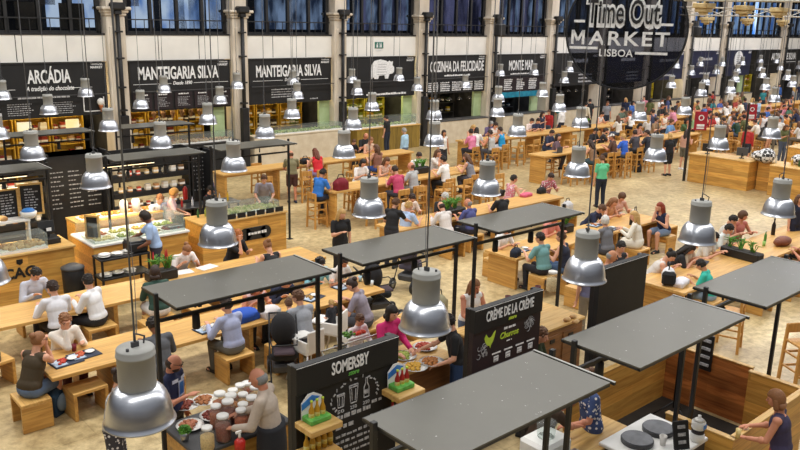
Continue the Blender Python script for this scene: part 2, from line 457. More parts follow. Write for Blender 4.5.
# ------------------------------------------------------------------ the hall
FY = 27.8
def colx(k): return 11.35+4.87*k
mb = MB(); mb.box(-12, 110, -6, 34, -.3, 0); struct(mb.obj('floor', 'floor'))
mb = MB(); mb.box(-12, 110, FY, FY+.4, 4.22, 5.12)
for k in range(-4, 19):
    for q in (.33, .66):
        x = colx(k)+4.87*q; mb.box(x-.012, x+.012, FY-.004, FY, 4.24, 5.1, 1)
mb.box(-12, 110, FY-.03, FY+.42, 5.1, 5.16, 1)
mb.box(-12, 110, FY, FY+.4, 8.2, 10.5)
struct(mb.obj('wall_back', ['white_wall', 'black']))
mb = MB(); mb.box(-12, 110, 32.2, 32.4, 0, 10.5); struct(mb.obj('wall_shops', 'board'))
mb = MB(); mb.box(-12, 110, FY+.4, 32.2, 4.4, 4.6); struct(mb.obj('ceiling_shops', 'board'))
mb = MB(); mb.box(-12, 110, FY+.4, 32.2, 8.4, 8.5); struct(mb.obj('ceiling_gallery', 'board'))

def pillar(k, n):
    x = colx(k); mb = MB()
    mb.box(x-.33, x+.33, FY-.22, FY+.5, 0, 5.75, 0, .03)
    mb.box(x-.25, x+.25, FY-.26, FY-.2, .4, 5.4, 0, .02)
    mb.box(x-.38, x+.38, FY-.3, FY+.5, 0, .35, 0, .03)
    for z, w in ((5.75, .38), (5.85, .44), (5.95, .52)): mb.box(x-w, x+w, FY-.22-(w-.33), FY+.5, z, z+.11, 0, .03)
    mb.box(x-.3, x+.3, FY-.2, FY+.5, 6.06, 10.5)
    t = struct(mb.obj('trim_%d' % n, 'pillar'))
    p = MB(); p.rod((x, FY-.38, 1.0), (x, FY-.38, 6.0), .075, 10); p.box(x-.15, x+.15, FY-.5, FY-.28, 0.0, 2.35, 0, .02)
    p.box(x-.12, x+.12, FY-.5, FY-.25, 5.8, 5.95, 0, .02); p.box(x-.24, x+.24, FY-.6, FY-.25, 5.95, 6.2, 0, .05)
    for z in (2.5, 3.3, 4.3, 5.2): p.box(x-.13, x+.13, FY-.46, FY-.22, z, z+.06)
    p.obj('downpipe', 'black', t)
n = 1
for k in range(-3, 18):
    if k in (10,): continue
    pillar(k, n); n += 1

M['room_panel'] = noise_mat('room_panel', '#6b5a48', '#85705a', 2, .7)
VIEW = {'b': emit_mat('daylight_view', '#5f8fd0', '#f8fafd', 2.0, 1.3, (1, 1, .5)), 'g': emit_mat('blue_grey_view', '#323c50', '#b4c2d8', 1.2, 1.6, (1.4, 1, .5)),
        'd': emit_mat('brown_room_view', '#1a110e', '#5c4030', .8, .9, (1, 1, 1)), 'p': emit_mat('purple_view', '#252336', '#8d84a6', 1.0, 1.2, (2, 1, .4)),
        'c': emit_mat('bright_view', '#2e6fc0', '#d7ecfb', 1.5, 1.1, (2, 1, .5))}
VMAP = {-1: 'd', 0: 'b', 1: 'g', 2: 'g', 3: 'p', 4: 'p', 5: 'g', 6: 'g', 7: 'g', 8: 'c', 9: 'c', 10: 'c', 11: 'c'}
w = 1
for k in range(-3, 17):
    x0, x1 = colx(k)+.4, colx(k+1)-.4
    v = VMAP.get(k, 'g' if k > 0 else 'd')
    mb = MB(); y = FY+.1
    mb.box(x0, x1, y, y+.12, 5.14, 5.24); mb.box(x0, x1, y, y+.12, 8.1, 8.2)
    mb.box(x0, x0+.16, y, y+.12, 5.14, 8.2); mb.box(x1-.16, x1, y, y+.12, 5.14, 8.2)
    nm = 4
    for i in range(1, nm):
        xx = x0+(x1-x0)*i/nm; mb.box(xx-.055, xx+.055, y-.02, y+.12, 5.14, 8.2)
    t = struct(mb.obj('window_%d' % w, 'black')); w += 1
    g = MB(); g.box(x0+.1, x1-.1, y+.05, y+.06, 5.2, 8.15); g.obj('pane', 'winglass', t)
    r = MB(); r.box(x0, x1, y-.07, y-.03, 5.62, 5.66)
    for i in range(13):
        xx = x0+.1+(x1-x0-.2)*i/12; r.box(xx-.012, xx+.012, y-.06, y-.04, 5.14, 5.62)
    r.obj('railing', 'black', t)
    # the daylit windows on the far side of the gallery
    d = MB(); rr = random.Random(k*3+1); xx = x0-1.5
    while xx < x1+3:
        ww = rr.uniform(.5, 1.1)
        d.box(xx, xx+ww, 31.2, 31.25, 5.3 if v != 'd' else 5.9+rr.random()*.5, 7.9); xx += ww+rr.uniform(.15, .45)
    d.obj('far_pane', VIEW[v], t)
    if v == 'd':
        gl = bpy.data.lights.new('gallery_fill', 'POINT'); gl.energy = 60; gl.color = (1, .8, .6); gl.shadow_soft_size = .2  # added warm fill light, only brightens the panels behind the glass
        go = bpy.data.objects.new('gallery_fill', gl); go.location = ((x0+x1)/2, 28.6, 7.6); COL.objects.link(go)
        p = MB()
        for a in (.12, .42, .78): p.box(x0+(x1-x0)*a, x0+(x1-x0)*a+.85, 29.2, 29.3, 5.25, 6.15)
        p.obj('panel', 'room_panel', t)

# dividing walls between the shops
mb = MB()
for k in range(-3, 18):
    x = colx(k); mb.box(x-.12, x+.12, FY+.45, 32.2, 0, 4.4)
struct(mb.obj('wall_partition', 'grey_dark'))

# ------------------------------------------------------------------ shop fronts
def small_logo(mb, x, z, y):
    add_text(mb, 'TimeOut', x, y, z+.07, .42, .1, .03); add_text(mb, 'MARKET', x, y, z-.05, .42, .08, .03)
def sign_board(k, label, fn, mat='board', z0=2.4, z1=4.2, xb=None):
    x0, x1 = xb or (colx(k)+.42, colx(k+1)-.42)
    t = thing('shop_sign', label, 'sign', ((x0+x1)/2, FY-.1, z0))
    hw = (x1-x0)/2; h = z1-z0
    b_ = MB(); b_.box(-hw, hw, 0, .1, 0, h, 0, .01); b_.box(-hw, hw, -.03, 0, h-.04, h); b_.obj('board', mat, t)
    r_ = MB(); r_.box(-hw, hw, -.22, -.19, .72, .75); 
    for s_ in (-hw+.1, 0, hw-.1): r_.box(s_-.01, s_+.01, -.2, 0, .72, .75)
    r_.obj('rail', 'grey_dark', t)
    l_ = MB(); small_logo(l_, hw-.32, h-.16, -.003)
    fn(l_, hw, h, t)
    l_.obj('lettering', ['chalk', 'chalk_grey'], t)
    return t
def Z(v, z0=2.4): return v-z0
def f_arc(l, hw, h, t):
    add_text(l, 'ARCÁDIA', .1, -.003, 1.15, 1.4, .44, .035)
    add_text(l, 'A tradição do chocolate', .1, -.003, .90, 1.55, .15, .03, slant=.2)
    l.box(-1.75, -1.0, -.006, 0, .95, .965); l.box(.72, 1.5, -.006, 0, .95, .965)
    chalk_lines(l, -.95, .8, .6, .75, -.003, 1, 1, .08, 3, .95)
    for i, (a, b2) in enumerate(((-1.9, -1.5), (-1.3, -.5), (.15, .9))): chalk_lines(l, a, b2, .1, .52, -.003, 6, 1, None, i+5)
    f = MB()
    for a in ((1.15, 1.18, .12, .62), (1.85, 1.88, .12, .62), (1.15, 1.88, .12, .15)): f.box(a[0], a[1], -.02, 0, a[2], a[3])
    f.obj('frame', 'chalk', t)
    c = MB(); c.lathe([(.02, .1), (.07, .3), (.075, .34)], (1.72, -.1, 0), 12, 0); c.ell((1.72, -.1, .45), (.13, .09, .13), 12, 8, 1)
    c.obj('ice_cream_cone', [noise_mat('cone', '#a8643c', '#b9744a'), 'white'], t)
def f_man1(l, hw, h, t):
    add_text(l, 'MANTEIGARIA SILVA', -.1, -.003, 1.15, 3.2, .46, .035)
    add_text(l, 'Desde 1890', 0, -.003, .93, .75, .13, .03, slant=.2)
    l.box(-1.9, -.45, -.006, 0, .97, .985); l.box(.45, 1.9, -.006, 0, .97, .985)
    f = MB()
    for i in range(5):
        x = -1.95+i*.8; f.box(x, x+.7, -.03, 0, .06, .66, 0); chalk_lines(l, x+.12, x+.6, .14, .5, -.031, 7, 1, None, i, .6)
        chalk_lines(l, x+.15, x+.55, .55, .62, -.031, 1, 0, .05, i, .9)
    f.obj('menu_panel', 'boardv', t)
def f_man2(l, hw, h, t):
    add_text(l, 'MANTEIGARIA SILVA', -.1, -.003, 1.1, 3.2, .46, .035)
    add_text(l, 'Desde 1890', 0, -.003, .9, .7, .13, .03, slant=.2)
    l.box(-1.85, -.45, -.006, 0, .93, .945); l.box(.45, 1.85, -.006, 0, .93, .945)
    chalk_lines(l, -1.0, .35, .22, .62, -.003, 4, 1, .05, 4, .8); chalk_lines(l, .9, 1.3, 0.08, .16, -.003, 1, 1, .05, 4, .9)
def f_pig(l, hw, h, t):
    p = MB(); o = [(-.62, 0), (-.66, .32), (-.62, .62), (-.45, .8), (-.1, .86), (.2, .8), (.33, .74), (.42, .8), (.5, .74), (.62, .77), (.6, .6), (.7, .5), (.7, .3), (.6, .22), (.42, .2), (.35, .0), (.18, 0), (.14, .16), (-.2, .14), (-.24, 0), (-.45, 0), (-.5, .1)]
    p.poly([(a, b2+.83) for a, b2 in o], -.03, 0); p.obj('pig_emblem', 'chalk', t)
    for i in range(5): l.box(-.25-.02*i, .25-.03*(i % 3), -.034, -.03, 1.45-i*.11, 1.475-i*.11, 1)
    chalk_lines(l, -.9, 1.5, .06, .2, -.003, 1, 0, .09, 8, 1)
def f_coz(l, hw, h, t):
    add_text(l, 'COZINHA DA FELICIDADE', 0, -.003, 1.05, 3.75, .5, .03)
    chalk_lines(l, -.9, .9, .78, .9, -.003, 1, 0, .08, 2, 1)
    for i in range(5): chalk_lines(l, -1.95+i*.8, -1.3+i*.8, .08, .55, -.003, 5, 0, .06, i+3, .9)
def f_mm(l, hw, h, t):
    add_text(l, 'MONTE MAR', -.05, -.003, 1.0, 2.0, .52, .03)
    chalk_lines(l, -.9, 1.0, .74, .84, -.003, 1, 0, .07, 2, 1)
    f = MB(); f.box(-hw+.1, hw-.1, -.04, 0, -.12, .62); f.obj('menu_panel', 'boardv', t)
    for i, x in enumerate((-1.1, -.1, .9)): chalk_lines(l, x-.3, x+.35, -.05, .55, -.041, 6, 0, .07, i, .7)
    f = MB(); f.box(-hw+.1, hw-.5, -.05, .05, -.42, -.14); f.obj('blue_band', noise_mat('turquoise_band', '#0a6f8c', '#1b93ae', 3), t)
def f_dark(l, hw, h, t):
    chalk_lines(l, -.5, 1.0, 1.2, 1.5, -.003, 1, 0, .22, 2, 1); chalk_lines(l, .2, 1.5, .1, .7, -.003, 3, 1, .1, 2, 1)
def f_navy(l, hw, h, t):
    chalk_lines(l, -1.0, 1.0, 1.1, 1.35, -.003, 1, 1, .18, 2, 1); chalk_lines(l, -.6, .9, .2, .35, -.003, 1, 1, .12, 2, 1)
def f_circ(l, hw, h, t):
    p = MB(); p.lathe([(.62, 0), (.62, .04)], (0, -.04, 1.15), 28, 0, False, ax='y'); p.obj('round_emblem', 'chalk', t)
    chalk_lines(l, -.35, .35, .8, 1.5, -.045, 5, 1, .05, 2, 1)
def f_alex(l, hw, h, t):
    add_text(l, 'ALEXANDRE SILVA', .3, -.003, 1.05, 4.4, .5, .05); l.box(-.5, 2.6, -.006, 0, .82, .86)
sign_board(-1, 'black shop sign with tall white name and chocolate menu, leftmost of the hall', f_arc)
sign_board(0, 'black shop sign with white name above five dark menu panels', f_man1)
sign_board(1, 'black shop sign with white name and one block of small text', f_man2)
sign_board(2, 'black shop sign with a white pig emblem', f_pig)
sign_board(3, 'black shop sign with the longest white name above white menu text', f_coz)
sign_board(4, 'black shop sign with short white name, aubergine menu and turquoise band', f_mm)
sign_board(5, 'black shop sign just left of the round hanging market sign', f_dark, 'board')
sign_board(6, 'dark shop sign behind the round hanging market sign', f_dark, 'navy')
sign_board(7, 'navy shop sign just right of the round hanging market sign', f_navy, 'navy')
sign_board(8, 'navy shop sign with one line of pale text', f_navy, 'navy')
sign_board(9, 'dark shop sign with a white round emblem', f_circ, 'navy')
sign_board(10, 'wide black shop sign with white name at the right edge', f_alex, 'board', xb=(colx(10)-4.4+4.87, colx(12)-.42))
sign_board(-2, 'black shop sign cut off by the left edge', f_dark)

# toilet sign on the cream band
t = thing('toilet_sign', 'small green and white pictogram sign on the cream band', 'sign', (23.4, FY-.03, 4.45))
p = MB(); p.box(-.24, .24, 0, .03, .12, .4); p.obj('plate', noise_mat('sign_green', '#1f5f55', '#2a7568'), t)
p = MB()
for x in (-.12, .1): p.box(x-.04, x+.04, -.006, 0, .16, .3); p.ell((x, -.004, .345), (.03, .006, .03), 8, 6)
p.box(-.01, .005, -.006, 0, .15, .38); chalk_lines(p, -.18, .18, 0, .08, -.001, 1, 0, .05, 2, 1); p.obj('pictogram', 'chalk', t)

# interiors: shelf units, counters, goods
def shelf_builder(label, cat, w=1.7, n=4, h=2.2, mat='truss_wood'):
    t = thing('shelf_unit', label, cat)
    b_ = MB(); b_.box(-w/2, w/2, .38, .4, 0, h); b_.box(-w/2, -w/2+.04, 0, .4, 0, h); b_.box(w/2-.04, w/2, 0, .4, 0, h); b_.obj('carcass', mat, t)
    for i in range(n+1):
        s_ = MB(); z = .15+i*(h-.2)/n; s_.box(-w/2+.04, w/2-.04, 0, .38, z, z+.03); s_.obj('shelf', mat, t)
    return t
M['shelf_yellow'] = noise_mat('yellow_shelf', '#c69a2c', '#d9b13c', 3, .6)
M['olive_panel'] = noise_mat('yellow_green_panel', '#a89a2e', '#c4b640', 2, .6)
M['pale_green'] = noise_mat('pale_green_panel', '#a9bf8c', '#bccf9f', 2, .6)
ordn = ['leftmost', 'second from the left', 'third from the left', 'fourth from the left', 'fifth from the left', 'sixth from the left']
PK = ['#8c2f1e', '#5a3320', '#c49a6c', '#d8c9a8', '#a6401f', '#3c2a1e', '#c7a23a', '#7a1f1f', '#e0d6c4']
def pk_builder(label, cat):
    mb = MB(); mb.box(-.09, .09, -.09, .09, 0, .22, 0, .012); mb.box(-.091, .091, -.091, .091, .06, .13, 1)
    o = mb.obj('package', ['tint', 'white']); tag(o, label, cat); return o
def goods(cx, y, zs, x0, x1, n, label, group, pal=PK, sc=(.8, 1.3), seed=1):
    r = random.Random(seed)
    for z in zs:
        for i in range(n):
            place('package', pk_builder, label, 'package', (x0+(x1-x0)*(i+.5)/n, y, z), r.uniform(-.15, .15), group, r.uniform(*sc)).color = srgb(r.choice(pal))
def shop(k, shelfmat, names, pal, lights, seed, n=3, y=29.6, z_top=2.3):
    x0 = colx(k)+.6; wd = (4.87-1.2)/n
    for i in range(n):
        cx = x0+wd*(i+.5)
        place('shelf_%s' % shelfmat, lambda l, c: shelf_builder(l, c, mat=shelfmat, w=1.15), '%s shelf unit, %s, inside %s' % (names[0], ordn[i], names[1]), 'shelf', (cx, y, 0))
        goods(cx, y+.18, [.18+j*.5+.03 for j in ((1, 2, 3) if k < 3 else (2, 3))], cx-.52, cx+.52, 0 if k == -2 else 4 if k < 3 else 2, 'packages on the shelves inside %s' % names[1], 'packages inside %s' % names[1], pal, seed=seed+i)
    for x in (x0+.9, x0+2.8):
        l_ = bpy.data.lights.new('shop_lamp', 'POINT'); l_.energy = lights[1]; l_.color = lights[0]; l_.shadow_soft_size = .25
        o = bpy.data.objects.new('shop_lamp', l_); o.location = (x, y-1.0, 2.9); COL.objects.link(o)
WARM = (1, .78, .42)
shop(-1, 'shelf_yellow', ('yellow', 'the chocolate shop at the far left'), PK, (WARM, 60), 1)
shop(-2, 'shelf_yellow', ('yellow', 'the shop cut off at the left'), PK, (WARM, 50), 11)
shop(0, 'shelf_yellow', ('yellow', 'the shop with five menu panels'), ['#7a2a18', '#a8641f', '#d0a83a', '#3a2a1c'], (WARM, 45), 2)
shop(1, 'shelf_yellow', ('yellow', 'the shop with the pale counter and greens'), ['#c8a030', '#6a7a2a', '#3a2a1c', '#b5892a'], (WARM, 40), 3)
shop(2, 'olive_panel', ('olive', 'the pig emblem shop'), ['#7d8b3a', '#c49a3c', '#5c6b2c'], ((1, .86, .4), 60), 4)
shop(3, 'grey_dark', ('dark', 'the shop with the longest name'), ['#c8b030', '#2e4a2a', '#222'+'222', '#b8863a'], ((1, .8, .5), 22), 5)
shop(4, 'grey_dark', ('dark', 'the turquoise banded shop'), ['#26415a', '#222'+'222', '#8a8f95'], ((.8, .9, 1), 16), 6)
shop(5, 'grey_dark', ('dark', 'the shop left of the round sign'), ['#222'+'222', '#555555'], ((1, .85, .7), 14), 7)
shop(6, 'grey_dark', ('dark', 'the shop behind the round sign'), ['#666'+'666', '#8a6a3a'], ((1, .85, .7), 30), 8)
shop(7, 'olive_panel', ('yellow', 'the shop right of the round sign'), ['#c8b030', '#2f8aa8', '#e0d060'], ((1, .85, .5), 50), 9)
shop(8, 'olive_panel', ('olive', 'the first navy fronted shop'), ['#2a3a6a', '#8a8a8a'], ((1, .9, .8), 30), 10)
shop(9, 'pale_green', ('pale green', 'the round emblem shop'), ['#9ab08a', '#8a6a3a'], ((1, .9, .8), 30), 12)
shop(10, 'olive_panel', ('olive', 'the shop at the far right'), ['#c8b030', '#2f8aa8', '#9c4a2a'], ((1, .9, .7), 40), 13)

def counter_thing(name, label, x0, x1, y0, y1, h, front, top, topt=.05, over=.03, cat='counter'):
    t = thing(name, label, cat, ((x0+x1)/2, (y0+y1)/2, 0))
    hx, hy = (x1-x0)/2, (y1-y0)/2
    b_ = MB(); b_.box(-hx, hx, -hy, hy, 0, h-topt, 0, .01); b_.obj('body', front, t)
    b_ = MB(); b_.box(-hx-over, hx+over, -hy-over, hy+over, h-topt, h, 0, .008); b_.obj('countertop', top, t)
    return t
# shop counters
M['pig_counter'] = wood_mat('pig_counter_boards', '#a88a3c', '#7d6428', 'Z', 'X', .35, .35)
counter_thing('shop_counter', 'long beige counter with a salad display in front of the third shop', 16.5, 21.0, 27.2, 27.75, 1.2, 'white_stone', 'white_stone')
M['greens'] = noise_mat('leafy_greens', '#5b7d2a', '#c9cc8a', 9, .7, bump=.8)
def display_box(label, x, y, z, w, d, h, fill, pos='salad display'):
    t = thing('display_case', label, 'display case', (x, y, z))
    b_ = MB(); b_.box(-w/2, w/2, -d/2, d/2, 0, .05); b_.obj('base', 'white', t)
    f = MB(); r = random.Random(int(x*10))
    for i in range(int(w*d*90)):
        f.ell((r.uniform(-w/2+.06, w/2-.06), r.uniform(-d/2+.05, d/2-.05), .08), (r.uniform(.04, .09), r.uniform(.03, .07), r.uniform(.03, .08)), 8, 5)
    fo = f.obj('food', fill, t); fo['kind'] = 'stuff'
    g = MB(); g.box(-w/2, w/2, -d/2, -d/2+.01, .05, h); g.box(-w/2, -w/2+.01, -d/2, d/2, .05, h); g.box(w/2-.01, w/2, -d/2, d/2, .05, h); g.box(-w/2, w/2, -d/2, d/2, h, h+.01)
    g.obj('glass', 'glass', t)
    return t
display_box('glass case of salad greens on the long beige shop counter', 19.2, 27.45, 1.2, 3.4, .5, .3, 'greens')
counter_thing('shop_counter', 'dark counter with cured meat inside the shop with five menu panels', 12.2, 15.8, 27.2, 27.7, 1.15, 'board', 'grey_dark')
M['ham'] = noise_mat('cured_meat', '#8a4a2a', '#d6b48a', 9, .6, bump=.5)
display_box('glass case of cheese and meat on the dark shop counter', 14.2, 27.45, 1.15, 2.8, .45, .35, 'ham')
def ham_builder(label, cat):
    mb = MB(); mb.cap((0, 0, 0), (0, 0, -.25), .03, .1, 10); mb.cap((0, 0, -.25), (0, 0, -.4), .1, .06, 10); mb.rod((0, 0, 0), (0, 0, .15), .006)
    o = mb.obj('hanging_ham', 'ham'); tag(o, label, cat); return o
for i in range(8): place('ham', ham_builder, 'cured ham hanging in the shop with five menu panels', 'ham', (13.0+i*.38, 28.6, 2.45), 0, 'hams hanging in a row')
t = counter_thing('shop_counter', 'yellow brown wooden counter before the pig emblem shop', 21.8, 25.6, 27.3, 27.9, 1.1, 'pig_counter', 'wood_light')
display_box('glass case of green herbs on the pig emblem shop counter', 23.7, 27.6, 1.1, 3.4, .45, .45, 'greens')
for k, nm in ((3, 'of the longest named shop'), (4, 'of the turquoise banded shop'), (5, 'left of the round sign'), (6, 'under the round sign'), (7, 'right of the round sign'), (8, 'of the first navy shop'), (9, 'of the round emblem shop')):
    counter_thing('shop_counter', 'beige shop counter %s' % nm, colx(k)+.6, colx(k+1)-.6, 27.2, 27.8, 1.15, 'white_stone', 'grey_dark')
# green and yellow door side panels
for x, mt, nm in ((15.35, 'pale_green', 'pale green upright panel right of the five menu panels'), (20.5, 'pale_green', 'pale green upright panel right of the salad counter'),
                  (25.35, 'pale_green', 'pale panel right of the pig emblem shop'), (30.2, 'pale_green', 'pale green panel right of the longest named shop'), (34.8, 'pale_green', 'lime green panel right of the turquoise banded shop'), (59.0, 'pale_green', 'pale green panel below the round emblem sign')):
    mb = MB(); mb.box(x-.28, x+.28, 27.95, 28.1, 0, 2.38, 0, .01); tag(mb.obj('door_panel', mt), nm, 'panel')
# fluorescent menu boxes in the chocolate shop
for i, x in enumerate((8.3, 9.9)):
    mb = MB(); mb.box(x-.22, x+.22, 28.4, 28.5, 1.75, 2.2, 0, .01); tag(mb.obj('lit_menu', emit_mat('lit_menu_%d' % i, '#ffe9a0', '#fff4cc', 1.0)), '%s lit yellow menu box in the chocolate shop' % ('left', 'right')[i], 'menu')
def shop_pendant(label, cat):
    mb = MB(); mb.lathe([(.02, .12), (.05, .11), (.16, .0), (.15, .0), (.04, .1)], (0, 0, 0), 14, 0, cap0=False, cap1=False); mb.rod((0, 0, .12), (0, 0, 1.2), .008)
    t = thing('small_pendant', label, cat); mb.obj('shade', 'grey_dark', t); b_ = MB(); b_.ell((0, 0, .03), (.05, .05, .05), 10, 7); b_.obj('bulb', emit_mat('bulb_glow', '#ffd9a0', '#fff0d0', 4), t); return t
for k, nm in ((3, 'the longest named shop'), (4, 'the turquoise banded shop'), (5, 'the shop left of the round sign'), (6, 'the shop behind the round sign')):
    for i in range(5): place('shop_pendant', shop_pendant, 'small glowing pendant in %s' % nm, 'lamp', (colx(k)+1+i*.72, 28.2, 2.0), 0, 'small pendants in %s' % nm)
# ------------------------------------------------------------------ pendant lamps
def lamp_builder(label, cat):
    t = thing('pendant_lamp', label, cat)
    b_ = MB()
    out = [(.133, .285), (.150, .282), (.172, .268), (.194, .245), (.213, .213), (.228, .175), (.240, .13), (.248, .085), (.253, .045), (.258, .022), (.270, .008), (.274, 0.0)]
    prof = out+[(.268, -.005)]+[(r-.009, z-.004) for r, z in out[::-1]][1:]
    b_.lathe(prof, (0, 0, 0), 40, 0, True, cap0=True, cap1=True); b_.obj('reflector', 'alu', t)
    h = MB(); h.lathe([(.130, .28), (.138, .285), (.141, .30), (.141, .535), (.147, .54), (.147, .555), (.142, .56), (.142, .592), (.135, .604), (.0, .608)], (0, 0, 0), 32, 0, True, cap0=True, cap1=False); h.obj('housing', 'grey_housing', t)
    k = MB(); k.box(-.03, .03, -.012, .012, .60, .65, 0, .004); k.rod((0, 0, .63), (0, 0, .73), .010); k.path([(.08, .03, .60), (.09, .03, .66), (.04, .02, .69), (.0, .0, .71)], .007, 6); k.rod((-.08, -.05, .60), (-.08, -.05, .625), .012)
    k.obj('hanger', 'grey_dark', t)
    c = MB(); c.rod((0, 0, .71), (0, 0, 7.6), .0075, 6); c.path([(.02, 0, .70), (.03, .0, 1.1), (.012, .0, 1.6)], .003, 5); c.obj('cable', 'cable', t)
    g = MB(); g.ell((0, 0, .12), (.06, .06, .1), 12, 8); g.obj('bulb', 'white', t)
    return t
LAMPS = {  # rows across the hall, by photo column of the rim
 'front row, over the nearest kiosks': [(140, 412), (425, 338), (584, 286), (697, 246), (778, 218)],
 'second row': [(-15, 289), (218, 249), (369, 219), (486, 197), (577, 178), (655, 162), (718, 150), (771, 139)],
 'third row': [(96, 190), (234, 173), (344, 159), (434, 147), (517, 137), (580, 128), (639, 121), (684, 115), (774, 102)],
 'fourth row': [(33, 161), (161, 149), (265, 139), (353, 130), (434, 120), (497, 117), (559, 112), (701, 96), (730, 93), (765, 90), (792, 87)],
 'fifth row': [(-2, 140), (109, 132), (208, 125), (292, 119), (372, 111), (498, 102), (542, 97), (671, 88), (705, 85), (735, 82), (787, 80)],
 'sixth row': [(49, 115), (141, 109), (220, 104), (297, 99), (357, 95), (417, 91), (465, 88), (564, 83), (691, 75), (716, 74), (737, 73), (760, 71), (780, 70), (799, 69), (762, 78)],
 'last row, at the shop signs': [(3, 100), (86, 97), (164, 93), (237, 89), (293, 85), (352, 83), (399, 81), (500, 76), (534, 75), (569, 72), (676, 68), (700, 66), (722, 66), (742, 65), (760, 63), (776, 63)],
}
ORD = ['leftmost', 'second from left', 'third from left', 'fourth from left', 'fifth from left', 'sixth from left', 'seventh from left', 'eighth from left', 'ninth from left', 'tenth from left', 'eleventh from left', 'twelfth from left', 'thirteenth from left', 'fourteenth from left', 'fifteenth from left', 'sixteenth from left']
for row, pts in LAMPS.items():
    z = 3.2 if row.startswith('last') else 2.9
    pts = sorted(pts)
    for i, (px, py) in enumerate(pts):
        if (px, py) == (140, 412): py = 437
        for _ in range(3):
            p = at(px, py, z); dpt = (p-CAM).dot(F); half = .257*FPX/dpt*((H-z)/(p-CAM).length)
            p = at(px, py-half, z)
        if p.y > 27: p = aty(px, py-half, 26.9)
        place('lamp', lamp_builder, 'grey and silver bell pendant, %s in the %s' % (ORD[i], row), 'pendant lamp', p, (i*1.7) % 6, None, .96)

# ------------------------------------------------------------------ round hanging sign
dd = ray(626, 30).normalized(); D0 = 16.5
q = D0/FPX*.905  # metres per photo pixel at the sign
c = CAM+dd*D0; rad = 61.5*q
ang = math.atan2(dd.x, dd.y)
t = thing('hanging_sign', 'large round smoked black market sign with white lettering hanging from the roof', 'sign', c, -ang)
b_ = MB(); b_.lathe([(rad-.02, 0), (rad-.02, .03)], (0, 0, 0), 72, 0, False, ax='y'); b_.obj('disc', 'disc', t)
b_ = MB(); b_.lathe([(rad, -.015), (rad, .045), (rad-.035, .045), (rad-.035, -.015), (rad, -.015)], (0, 0, 0), 72, 0, False, cap0=False, cap1=False, ax='y'); b_.obj('rim', 'black', t)
l_ = MB()
add_text(l_, 'ARKET', 3.3*q, -.02, -15.5*q, 80.5*q, 14.5*q, .024, 1.2)
for a in (-53.5, -42.5): l_.box((a-1.3)*q, (a+1.3)*q, -.026, -.02, -15.5*q, -1*q)
for a, b2 in (((-53.2, -1.4), (-48, -11.5)), ((-42.8, -1.4), (-48, -11.5))): l_.bar((a[0]*q, -.023, a[1]*q), (b2[0]*q, -.023, b2[1]*q), .006, 2.6*q)
add_text(l_, 'LISBOA', -8*q, -.02, -27*q, 34*q, 7.6*q, .02, 1.05)
for a, b2, zz in ((-56, -27, -19), (11, 43, -23), (-53, -42, 8), (34, 46, 6)): l_.box(a*q, b2*q, -.03, -.01, (zz-1.3)*q, (zz+1.3)*q)
l_.obj('lettering', 'chalk', t)
l_ = MB(); add_text(l_, 'Time Out', -4*q, -.02, 5*q, 76*q, 28*q, .11, 1.0); l_.obj('lettering', 'chalk', t)
l_ = MB(); add_text(l_, 'Time Out', -4*q, -.04, 6.6*q, 72*q, 24.8*q, .012, 1.03); l_.obj('letter_infill', 'black', t)
l_ = MB()
for x in (-.9, .9): l_.rod((x*.8, 0, rad*.7), (x*.8, 0, 5), .012)
l_.obj('suspension_wire', 'grey_dark', t)

# trusses with fixtures, top right; hung from the roof
M_t = 'rail'
def truss(label, p0, p1, h=.5):
    t = thing('lighting_truss', label, 'truss', p0)
    a = Vector((0, 0, 0)); b2 = Vector(p1)-Vector(p0); n = 10
    mb = MB()
    for dz in (0, h): mb.rod(a+Vector((0, 0, dz)), b2+Vector((0, 0, dz)), .035)
    for dz in (0, h): mb.rod(a+Vector((0, .5, dz)), b2+Vector((0, .5, dz)), .035)
    for i in range(n):
        u = a.lerp(b2, i/n); v = a.lerp(b2, (i+1)/n)
        mb.rod(u, v+Vector((0, 0, h)), .02); mb.rod(u+Vector((0, .5, h)), v+Vector((0, .5, 0)), .02); mb.rod(u, u+Vector((0, .5, 0)), .02)
    mb.obj('tube_frame', 'rail', t)
    for i in range(1, n, 2):
        u = a.lerp(b2, i/n); f = MB(); f.box(u.x-.27, u.x+.27, u.y, u.y+.5, -.2, -.05, 0, .02); f.box(u.x-.2, u.x+.2, u.y+.05, u.y+.45, -.32, -.2, 0, .02); f.lathe([(.1, -.4), (.15, -.32)], (u.x, u.y+.25, 0), 12, 0); f.rod((u.x, u.y+.25, -.1), (u.x, u.y+.25, .1), .03); f.obj('fixture', 'truss_wood', t)
    w_ = MB()
    for e in (a, b2): w_.rod(e+Vector((0, .25, h)), e+Vector((0, .25, 5)), .012)
    w_.obj('suspension_wire', 'grey_dark', t)
    return t
dists = [aty(690, 0, 12.5), aty(860, 2, 12.5)]
truss('nearest pale steel lighting truss with beige fixtures, at the top right', dists[0], dists[1], .45)
dists = [aty(690, 15, 19), aty(860, 18, 19)]
truss('farther pale steel lighting truss with beige fixtures, at the top right', dists[0], dists[1], .35)
def speaker(label, p):
    t = thing('hanging_speaker', label, 'speaker', p)
    b_ = MB(); b_.box(-.22, .22, -.2, .2, -.55, 0, 0, .06); b_.obj('cabinet', 'black', t)
    b_ = MB(); b_.rod((0, 0, 0), (0, 0, 4), .02); b_.box(-.06, .06, -.06, .06, 0, .25); b_.obj('bracket', 'grey_dark', t)
speaker('black speaker hanging beside the pillar left of the turquoise banded shop', aty(500, 26, 24)+Vector((0, 0, .1)))
speaker('black speaker hanging right of the round market sign', aty(697, 28, 22)+Vector((0, 0, .1)))

